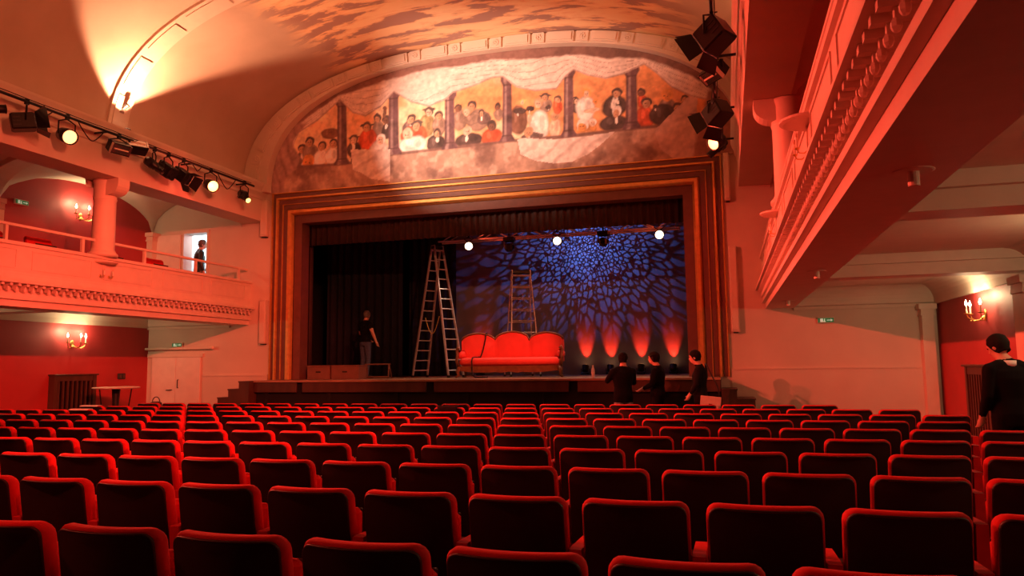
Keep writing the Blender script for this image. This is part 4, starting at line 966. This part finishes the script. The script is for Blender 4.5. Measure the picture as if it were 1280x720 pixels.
WSHIRT = mat('white_shirt', (.8, .78, .76), .7, var=.03); TEE = mat('black_tshirt', (.005, .005, .005), .9, spec=.1)
person('person in black suit and white collar standing by the red wall, head bowed', (2.72, 8.62, 0), math.radians(14), dict(head=(-.03, .07, 1.615), face=.45, nod=.45, wrl=(-.22, .12, .90), wrr=(.23, .10, .92)), SUIT, SUIT, HAIRK, SHOE, coat=.10, collar=WSHIRT, scale=1.01)
person('person in black sweater and pale jeans at the stage edge, hands raised to chest', (-1.86, 13.6, 0), math.radians(25), dict(head=(.03, .05, 1.62), face=-.5, nod=.2, ell=(-.27, .10, 1.22), wrl=(-.16, .28, 1.34), elr=(.25, .12, 1.18), wrr=(.10, .30, 1.26)), KNIT, JEANL, HAIRK, SHOE, coat=.12, scale=.985)
person('person in black coat with headset facing sideways between two others at the stage', (-1.27, 14.02, 0), math.radians(80), dict(head=(0, .06, 1.62), nod=.1, ell=(-.24, .05, 1.14), wrl=(-.18, .25, 1.05), elr=(.24, .05, 1.14), wrr=(.18, .25, 1.05)), SUIT, SUIT, HAIRK, SHOE, coat=.12, hat=BLACK, scale=.99)
p3 = person('person in dark jacket carrying a pale shoulder bag at the end of the stage', (-.50, 13.75, 0), math.radians(82), dict(head=(0, .07, 1.62), nod=.2, ell=(-.25, .02, 1.14), wrl=(-.2, .15, .95), elr=(.25, .02, 1.14), wrr=(.2, .18, .98)), mat('dark_grey_jacket', (.012, .010, .010), .9, spec=.1), SUIT, HAIRK, SHOE, coat=.08, scale=.995)
sb = thing('shoulder_bag', 'pale messenger bag hanging at the hip of the person at the stage end', 'bag', (-.33, 13.48, .70), (0, .10, 0))
BAGM = mat('beige_canvas', (.62, .50, .42), .8, var=.08, scale=15)
MB().bbox(-.17, .17, -.055, .055, 0, .22, .03).build('body', BAGM, sb); MB().bbox(-.175, .175, -.068, -.052, .07, .23, .006).build('flap', BAGM, sb)
MB().box(-.03, .03, -.076, -.066, .07, .10).build('buckle', IRON, sb)
MB().tube([(.16, 0, .20), (.10, .0, .40), (-.02, .05, .60), (-.10, .12, .74), (-.14, .22, .78), (-.13, .32, .70), (-.10, .38, .55), (-.14, .34, .35), (-.16, .05, .20)], .014, 6).build('strap', mat('black_webbing', (.015, .014, .014), .8), sb, True)
person('person in black T-shirt and jeans standing on the stage near the wooden boxes', (-8.72, 16.75, ZS+.002), math.radians(-22), dict(head=(-.02, .06, 1.62), face=.4, nod=.3, elr=(.30, -.02, 1.16), wrr=(.37, .05, .92), ell=(-.25, .06, 1.13), wrl=(-.17, .26, 1.0)), TEE, JEANS, HAIRG, SHOE, 'short', scale=.97)
person('person in black leather jacket standing in the lit gallery doorway', (-12.83, 15.62, 3.052), math.radians(-35), dict(head=(.02, .06, 1.62), face=-.3, nod=.1, ell=(-.26, .05, 1.13), wrl=(-.2, .22, 1.0)), LEATH, SUIT, mat('brown_hair', (.10, .05, .03), .6, var=.3, scale=30), SHOE, coat=.08, scale=1.0)

# ------------------------------------------------------------------ mural over the proscenium
MURAL_FIG=[
(-9.82,6.84,0.1,'m','k','b',-9.78,6.56,0.21,0.23), (-9.62,6.99,0.11,'m','k','t',-9.59,6.74,0.21,0.2), (-9.26,6.86,0.1,'m','k','w',-9.29,6.59,0.19,0.2),
(-8.95,6.9,0.1,'m','k','w',-8.99,6.61,0.17,0.22), (-9.64,6.5,0.15,'o','o','w',-9.64,6.47,0.19,0.06), (-9.05,7.19,0.07,'d','d','d',-9.05,7.16,0.23,0.13),
(-8.4,6.95,0.1,'l','h','k',-8.4,6.7,0.18,0.2), (-7.77,7.4,0.09,'m','k','t',-7.77,7.15,0.14,0.22), (-7.56,7.35,0.09,'d','k','k',-7.54,7.08,0.13,0.19),
(-7.59,7.62,0.05,'d','d','d',-7.6,7.53,0.05,0.12), (-8.06,7.21,0.11,'m','h','r',-8.03,6.91,0.23,0.25), (-7.69,6.88,0.11,'l','w','w',-7.74,6.37,0.27,0.49),
(-8.32,6.57,0.11,'m','k','b',-8.26,6.42,0.21,0.21), (-8.37,6.33,0.04,'l','w','w',-8.37,6.23,0.18,0.18), (-6.91,7.3,0.1,'m','k','b',-6.95,7.09,0.19,0.17),
(-6.47,7.42,0.1,'l','h','g',-6.52,7.09,0.17,0.27), (-6.23,7.28,0.1,'m','k','t',-6.22,7.04,0.14,0.23), (-6.77,7.12,0.11,'m','h','r',-6.84,6.91,0.33,0.21),
(-7.01,6.93,0.12,'l','l','w',-6.87,6.67,0.33,0.21), (-6.24,6.9,0.1,'m','k','k',-6.29,6.64,0.2,0.22), (-5.73,7.42,0.08,'d','k','t',-5.71,7.15,0.15,0.25),
(-6.21,7.29,0.09,'m','k','t',-6.21,7.08,0.15,0.21), (-6.26,6.89,0.09,'m','k','k',-6.28,6.64,0.18,0.19), (-5.4,7.43,0.1,'m','k','t',-5.26,7.1,0.25,0.25),
(-5.53,7.33,0.09,'l','m','t',-5.43,7.12,0.2,0.12), (-5.17,7.24,0.07,'m','k','b',-5.11,7.12,0.15,0.14), (-5.52,6.86,0.1,'l','l','k',-5.49,6.64,0.31,0.16),
(-4.94,6.92,0.1,'d','k','r',-4.93,6.65,0.23,0.21), (-4.79,7.36,0.07,'d','k','t',-4.77,7.17,0.1,0.15), (-4.18,7.39,0.06,'l','y','d',-4.31,7.0,0.19,0.33),
(-4.31,7.2,0.05,'k','k','k',-4.27,7.2,0.15,0.07), (-3.67,7.44,0.09,'m','h','t',-3.65,7.25,0.14,0.14), (-3.83,7.33,0.09,'l','m','w',-3.82,6.82,0.22,0.34),
(-4.04,7.23,0.04,'k','k','k',-4.02,7.23,0.09,0.06), (-3.59,7.22,0.04,'k','k','k',-3.61,7.21,0.07,0.05), (-4.06,6.99,0.04,'l','l','l',-4.05,7.01,0.06,0.11),
(-3.45,6.97,0.09,'m','m','l',-3.46,6.7,0.13,0.22), (-3.37,7.36,0.08,'m','k','r',-3.39,7.2,0.09,0.16), (-4.07,6.68,0.1,'m','m','b',-3.99,6.58,0.25,0.08),
(-2.99,7.3,0.06,'m','k','k',-2.95,7.13,0.13,0.13), (-2.95,7.27,0.06,'l','k','k',-2.93,7.13,0.12,0.14), (-2.73,7.43,0.1,'l','o','w',-2.77,7.09,0.2,0.28),
(-2.54,7.21,0.05,'o','o','l',-2.62,7.03,0.17,0.05), (-2.07,7.34,0.1,'m','k','k',-2.13,7.06,0.26,0.24), (-2.09,6.92,0.1,'m','w','k',-2.16,6.69,0.29,0.18),
(-2.15,7.14,0.04,'w','w','w',-2.16,7.12,0.05,0.14), (-2.84,6.7,0.12,'o','w','o',-2.84,6.66,0.14,0.1), (-2.62,6.76,0.08,'l','w','o',-2.63,6.7,0.08,0.15),
(-1.55,7.31,0.08,'d','k','r',-1.54,7.11,0.1,0.16), (-1.45,7.05,0.1,'m','k','r',-1.48,6.75,0.19,0.24), (-1.02,7.17,0.11,'o','o','t',-1.02,6.93,0.16,0.19),
(-1.25,6.96,0.04,'k','k','k',-1.12,6.75,0.25,0.24), (-0.65,7.05,0.08,'m','k','d',-0.62,6.85,0.15,0.19), (-0.81,6.88,0.09,'m','k','d',-0.81,6.68,0.14,0.16)]
MURAL_COL=[(-8.74, 7.91, -8.72, 6.38, 0.13), (-7.37, 7.95, -7.36, 6.51, 0.13), (-5.95, 7.74, -5.95, 6.51, 0.12), (-4.55, 7.94, -4.57, 6.54, 0.11), (-3.13, 7.94, -3.16, 6.51, 0.11), (-1.75, 7.8, -1.78, 6.55, 0.12)]
DRAPE_TOP=[(-10.37, 7.12), (-9.75, 7.6), (-8.87, 8.07), (-7.66, 8.3), (-6.53, 8.45), (-5.71, 8.44), (-4.83, 8.48), (-4.04, 8.38), (-3.03, 8.35), (-2.24, 8.16), (-1.48, 8.07), (-0.97, 7.81), (-0.45, 7.53), (-0.04, 7.14)]
DRAPE_BOT=[(-10.35, 6.31), (-9.92, 7.28), (-9.41, 7.52), (-8.79, 7.98), (-8.44, 7.62), (-8.1, 7.5), (-7.7, 7.69), (-7.37, 8.01), (-6.93, 7.72), (-6.47, 7.55), (-6.07, 7.66), (-5.87, 7.81), (-5.38, 7.91), (-4.9, 8.05), (-4.65, 8.04), (-4.33, 7.76), (-3.9, 7.62), (-3.41, 7.61), (-3.21, 7.86), (-3.02, 8.0), (-2.69, 7.83), (-2.3, 7.71), (-1.94, 7.76), (-1.47, 7.93), (-1.22, 7.7), (-0.9, 7.34), (-0.5, 7.09), (-0.05, 6.95)]
LEDGE=[(-10.5, 6.32), (-10.06, 6.42), (-8.64, 6.37), (-7.36, 6.49), (-5.95, 6.51), (-4.59, 6.53), (-3.14, 6.51), (-1.77, 6.53), (-0.44, 6.53), (0.13, 6.53)]
DRESS=[(-8.49, 6.71), (-7.46, 6.62), (-7.44, 5.84), (-7.95, 5.95), (-8.21, 6.12), (-8.42, 6.2)]
SWAG=[(-4.33, 6.55), (-4.16, 6.56), (-3.52, 6.47), (-2.81, 6.46), (-2.14, 6.5), (-2.46, 6.24), (-2.73, 6.06), (-3.08, 5.93), (-3.53, 5.93), (-3.93, 6.02), (-4.26, 6.2)]
RCUR=[(-1.3, 6.44), (-0.92, 6.79), (-0.54, 7.13), (-0.38, 7.04), (-0.47, 6.39), (-0.49, 5.8), (-0.87, 5.74), (-1.19, 6.03)]

def paint_mural():
    x0, x1, z0, z1, st_ = -10.68, .50, 5.79, 8.66, .02
    nx, nz = int((x1-x0)/st_)+1, int((z1-z0)/st_)+1
    X, Z = np.meshgrid(np.linspace(x0, x1, nx), np.linspace(z0, z1, nz))
    rng = np.random.default_rng(3)
    def noise(sx, sz, seed):
        r = np.random.default_rng(seed); gx, gz = int((x1-x0)/sx)+3, int((z1-z0)/sz)+3; g = r.random((gz, gx))
        u = (X-x0)/sx; v = (Z-z0)/sz; i = u.astype(int); j = v.astype(int); fu = u-i; fv = v-j; fu = fu*fu*(3-2*fu); fv = fv*fv*(3-2*fv)
        return (g[j, i]*(1-fu)+g[j, i+1]*fu)*(1-fv)+(g[j+1, i]*(1-fu)+g[j+1, i+1]*fu)*fv
    def fbm(s, seed, ax=1.0): return (noise(s*ax, s, seed)+.5*noise(s*ax/2, s/2, seed+1)+.25*noise(s*ax/4, s/4, seed+2))/1.75
    N1, N2, N3 = fbm(.5, 1), fbm(.16, 5), fbm(.9, 9, 2.0)
    C = np.zeros(X.shape+(3,))
    def mix(mask, col, var=.25, nz_=None):
        c = np.array(col)[None, None, :]*(1+var*((N2 if nz_ is None else nz_)-.5)*2)[..., None]
        m = np.clip(mask, 0, 1)[..., None]; C[:] = C*(1-m)+c*m
    def line(pts, Xs=None):
        p = sorted(pts); return np.interp(X if Xs is None else Xs, [a for a, b in p], [b for a, b in p])
    def soft(d, w=.02): return np.clip(d/w+.5, 0, 1)
    wob = (N2-.5)*.10; N4 = fbm(.07, 21); wob2 = (fbm(.16, 31)-.5)*.10
    # sky glow
    C[:] = (.88, .52, .28); mix(soft(N1-.46, .18), (.95, .74, .50)); mix(soft(N3-.58, .12), (.82, .38, .17))
    PAL = dict(l=(.80, .56, .42), m=(.62, .36, .22), d=(.26, .13, .09), k=(.10, .065, .060), h=(.12, .08, .07), w=(.88, .78, .72), r=(.70, .13, .06), b=(.20, .13, .12), t=(.36, .24, .19), g=(.36, .27, .13), o=(.82, .36, .12), y=(.82, .52, .20))
    def ell(cx, cz, rx, rz, w=.18):
        d = 1-np.sqrt(((X-cx+wob*.7)/rx)**2+((Z-cz+wob2*.7)/rz)**2); return np.clip(d/w+.3, 0, 1)
    for (hx, hz, r, s, h, c, bx, bz, bw, bh) in MURAL_FIG:
        mix(ell(bx, bz, bw*1.12, bh*1.08), np.array(PAL[c])*.62, .2); mix(ell(bx, bz, bw, bh), PAL[c], .38)
        mix(ell(bx+bw*.35, bz+bh*.15, bw*.30, bh*.55)*.5, np.array(PAL[c])*.55, .2); mix(ell(bx-bw*.3, bz+bh*.3, bw*.22, bh*.45)*.6, np.minimum(1, np.array(PAL[c])*1.5+.04), .2)
        if c in 'kb': mix(ell(hx, hz-r*1.7, r*.38, r*.85), PAL['w'], .1)
        mix(ell(hx, hz+r*.22, r*1.15, r*1.18), PAL[h], .25)
        if h in 'hy': mix(ell(hx, hz+r*.55, r*1.7, r*.35), PAL[h], .2)
        mix(ell(hx-r*.1, hz-r*.18, r*.78, r*.92), PAL[s], .12)
        mix(ell(hx+r*.35, hz-r*.15, r*.35, r*.8)*.5, np.array(PAL[s])*.55, .1)
        for q in (-.38, .18): mix(ell(hx+r*q, hz, r*.16, r*.10)*.9, (.12, .06, .05), .1)
        mix(ell(hx-r*.1, hz-r*.55, r*.24, r*.09)*.8, (.45, .12, .08), .1); mix(ell(hx-r*.1, hz-r*.25, r*.10, r*.22)*.5, np.array(PAL[s])*.6, .1)
    # stone ledge below, columns
    led = line(LEDGE); below = soft(led-Z+wob*.5, .03)
    mix(below, (.42, .27, .21), .5, N1); mix(below*soft(N2-.58, .2)*.7, (.58, .42, .34), .2); mix(below*soft(.40-N1, .15)*.7, (.22, .12, .10), .2)
    mix(soft(.035-abs(Z-led), .03)*.9, (.20, .115, .10), .2)
    for (cx, ct, cx2, cb, w) in MURAL_COL:
        f = np.clip((Z-cb)/(ct-cb), 0, 1); c = cx2+(cx-cx2)*f; ins = (Z < ct+.16) & (Z > cb-.02)
        ww = w*(1.08-.16*f); cap = np.clip((Z-(ct-.10))/.10, 0, 1); base = np.clip(((cb+.13)-Z)/.10, 0, 1); ww = ww*(1+.55*cap+.5*base)
        m = soft(ww-abs(X-c), .03)*ins; mix(m, (.17, .095, .105), .6); mix(m*soft(.5-abs((X-c)/ww+.35)*2.2, .5)*.55, (.58, .42, .40), .3); mix(m*soft(N2-.6, .1)*.6, (.12, .06, .075), .2)
        mix(soft(.018-abs(Z-(ct-.10)), .02)*m*.8, (.10, .05, .05)); mix(soft(.018-abs(Z-(cb+.12)), .02)*m*.8, (.10, .05, .05))
        mix(soft(ww*1.25-abs(X-c), .03)*soft(ww*1.3+.02-abs(X-c), .02)*ins*.0, (.8, .7, .66))
    # cloth swags at the top, dark strip against the arch
    dt, db = line(DRAPE_TOP), line(DRAPE_BOT)
    mix(soft(Z-db+wob*.2, .03), (.80, .68, .63), .10)
    fold = np.sin((X*5.5+Z*9)+6*N1)*.5+np.sin((X*13-Z*15)+9*N3)*.5
    cl = soft(Z-db, .02)*soft(dt-Z, .03); mix(cl*np.clip(fold-.35, 0, 1)*.25, (.42, .30, .28), .1); mix(cl*np.clip(-fold-.3, 0, 1)*.3, (.84, .74, .69), .05)
    tt = (Z-db)/np.maximum(dt-db, .08)*4.2+.9*N1+.5*np.sin(X*2.3); fr_ = tt-np.floor(tt); gate = soft(N3-.38, .2)
    mix(np.clip(1-fr_/.16, 0, 1)*cl*.85*gate, (.36, .23, .22), .1); mix(np.clip(1-np.abs(fr_-.6)/.2, 0, 1)*cl*.35, (.88, .79, .75), .05)
    mix(soft(.022-abs(Z-db-.01), .02)*.55, (.33, .2, .18))
    mix(soft(Z-dt+wob*.6, .05), (.24, .13, .11), .55, N1)
    # side curtains and hanging cloths
    def poly(pts):
        ins = np.zeros(X.shape, bool); n_ = len(pts)
        for i in range(n_):
            (ax, az), (bx, bz) = pts[i], pts[(i+1) % n_]
            cnd = ((az > Z) != (bz > Z)); ins ^= cnd & (X < (bx-ax)*(Z-az)/((bz-az) if bz != az else 1e-9)+ax)
        return ins.astype(float)
    for pts, col in ((DRESS, (.88, .76, .70)), (SWAG, (.86, .74, .68)), (RCUR, (.62, .45, .40))):
        p = poly(pts); mix(p, col, .12); mix(p*np.clip(np.sin(X*11-Z*16+7*N1)-.3, 0, 1)*.7, (.45, .31, .28), .1)
    lc = soft(-10.05+.15*np.sin(Z*6)+.25*(Z-6.5)-X, .06)*soft(7.5-Z, .1); mix(lc, (.45, .29, .26), .25); mix(lc*np.clip(np.sin(X*24+Z*7+5*N1)-.2, 0, 1)*.7, (.26, .14, .13))
    rc = soft(X-(-.42+.25*(Z-6.2)), .06)*soft(7.2-Z, .1); mix(rc, (.36, .19, .15), .45, N1)
    C[:] = np.clip(C*(1+.16*((N2-.5)+(N1-.5))+.5*(N4-.5))[..., None], 0, 1)
    # grid mesh clipped by the arch outline
    inside = (np.abs(X-VC)/5.58)**2.5 + (np.maximum(Z-VZ, 0)/2.86)**2.5 <= 1.0
    keep = inside[:-1, :-1] & inside[1:, :-1] & inside[:-1, 1:] & inside[1:, 1:]
    j, i = np.nonzero(keep); a = j*nx+i; F_ = np.stack([a, a+1, a+nx+1, a+nx], 1)
    used = np.zeros(nx*nz, bool); used[F_.ravel()] = True; remap = np.cumsum(used)-1
    V_ = np.stack([X.ravel()-VC, np.zeros(nx*nz), Z.ravel()-5.8], 1)[used]; F_ = remap[F_]
    me = bpy.data.meshes.new('mural'); me.vertices.add(len(V_)); me.vertices.foreach_set('co', V_.ravel())
    me.loops.add(F_.size); me.loops.foreach_set('vertex_index', F_.ravel().astype(np.int32)); me.polygons.add(len(F_)); me.polygons.foreach_set('loop_start', np.arange(0, F_.size, 4, dtype=np.int32))
    me.update(calc_edges=True); me.validate()
    at = me.color_attributes.new('paint', 'FLOAT_COLOR', 'POINT'); cc = np.concatenate([C.reshape(-1, 3)[used], np.ones((int(used.sum()), 1))], 1); at.data.foreach_set('color', cc.ravel())
    m = bpy.data.materials.new('mural_paint'); m.use_nodes = True; nt = m.node_tree; b = nt.nodes['Principled BSDF']; b.inputs['Roughness'].default_value = .8
    v = nt.nodes.new('ShaderNodeVertexColor'); v.layer_name = 'paint'; nt.links.new(v.outputs['Color'], b.inputs['Base Color']); me.materials.append(m)
    o = bpy.data.objects.new('mural', me); COL.objects.link(o); o.location = (VC, 15.47, 5.8)
    tag(o, 'painted mural of theatre-goers between columns and cloth swags above the stage', 'mural')
paint_mural()
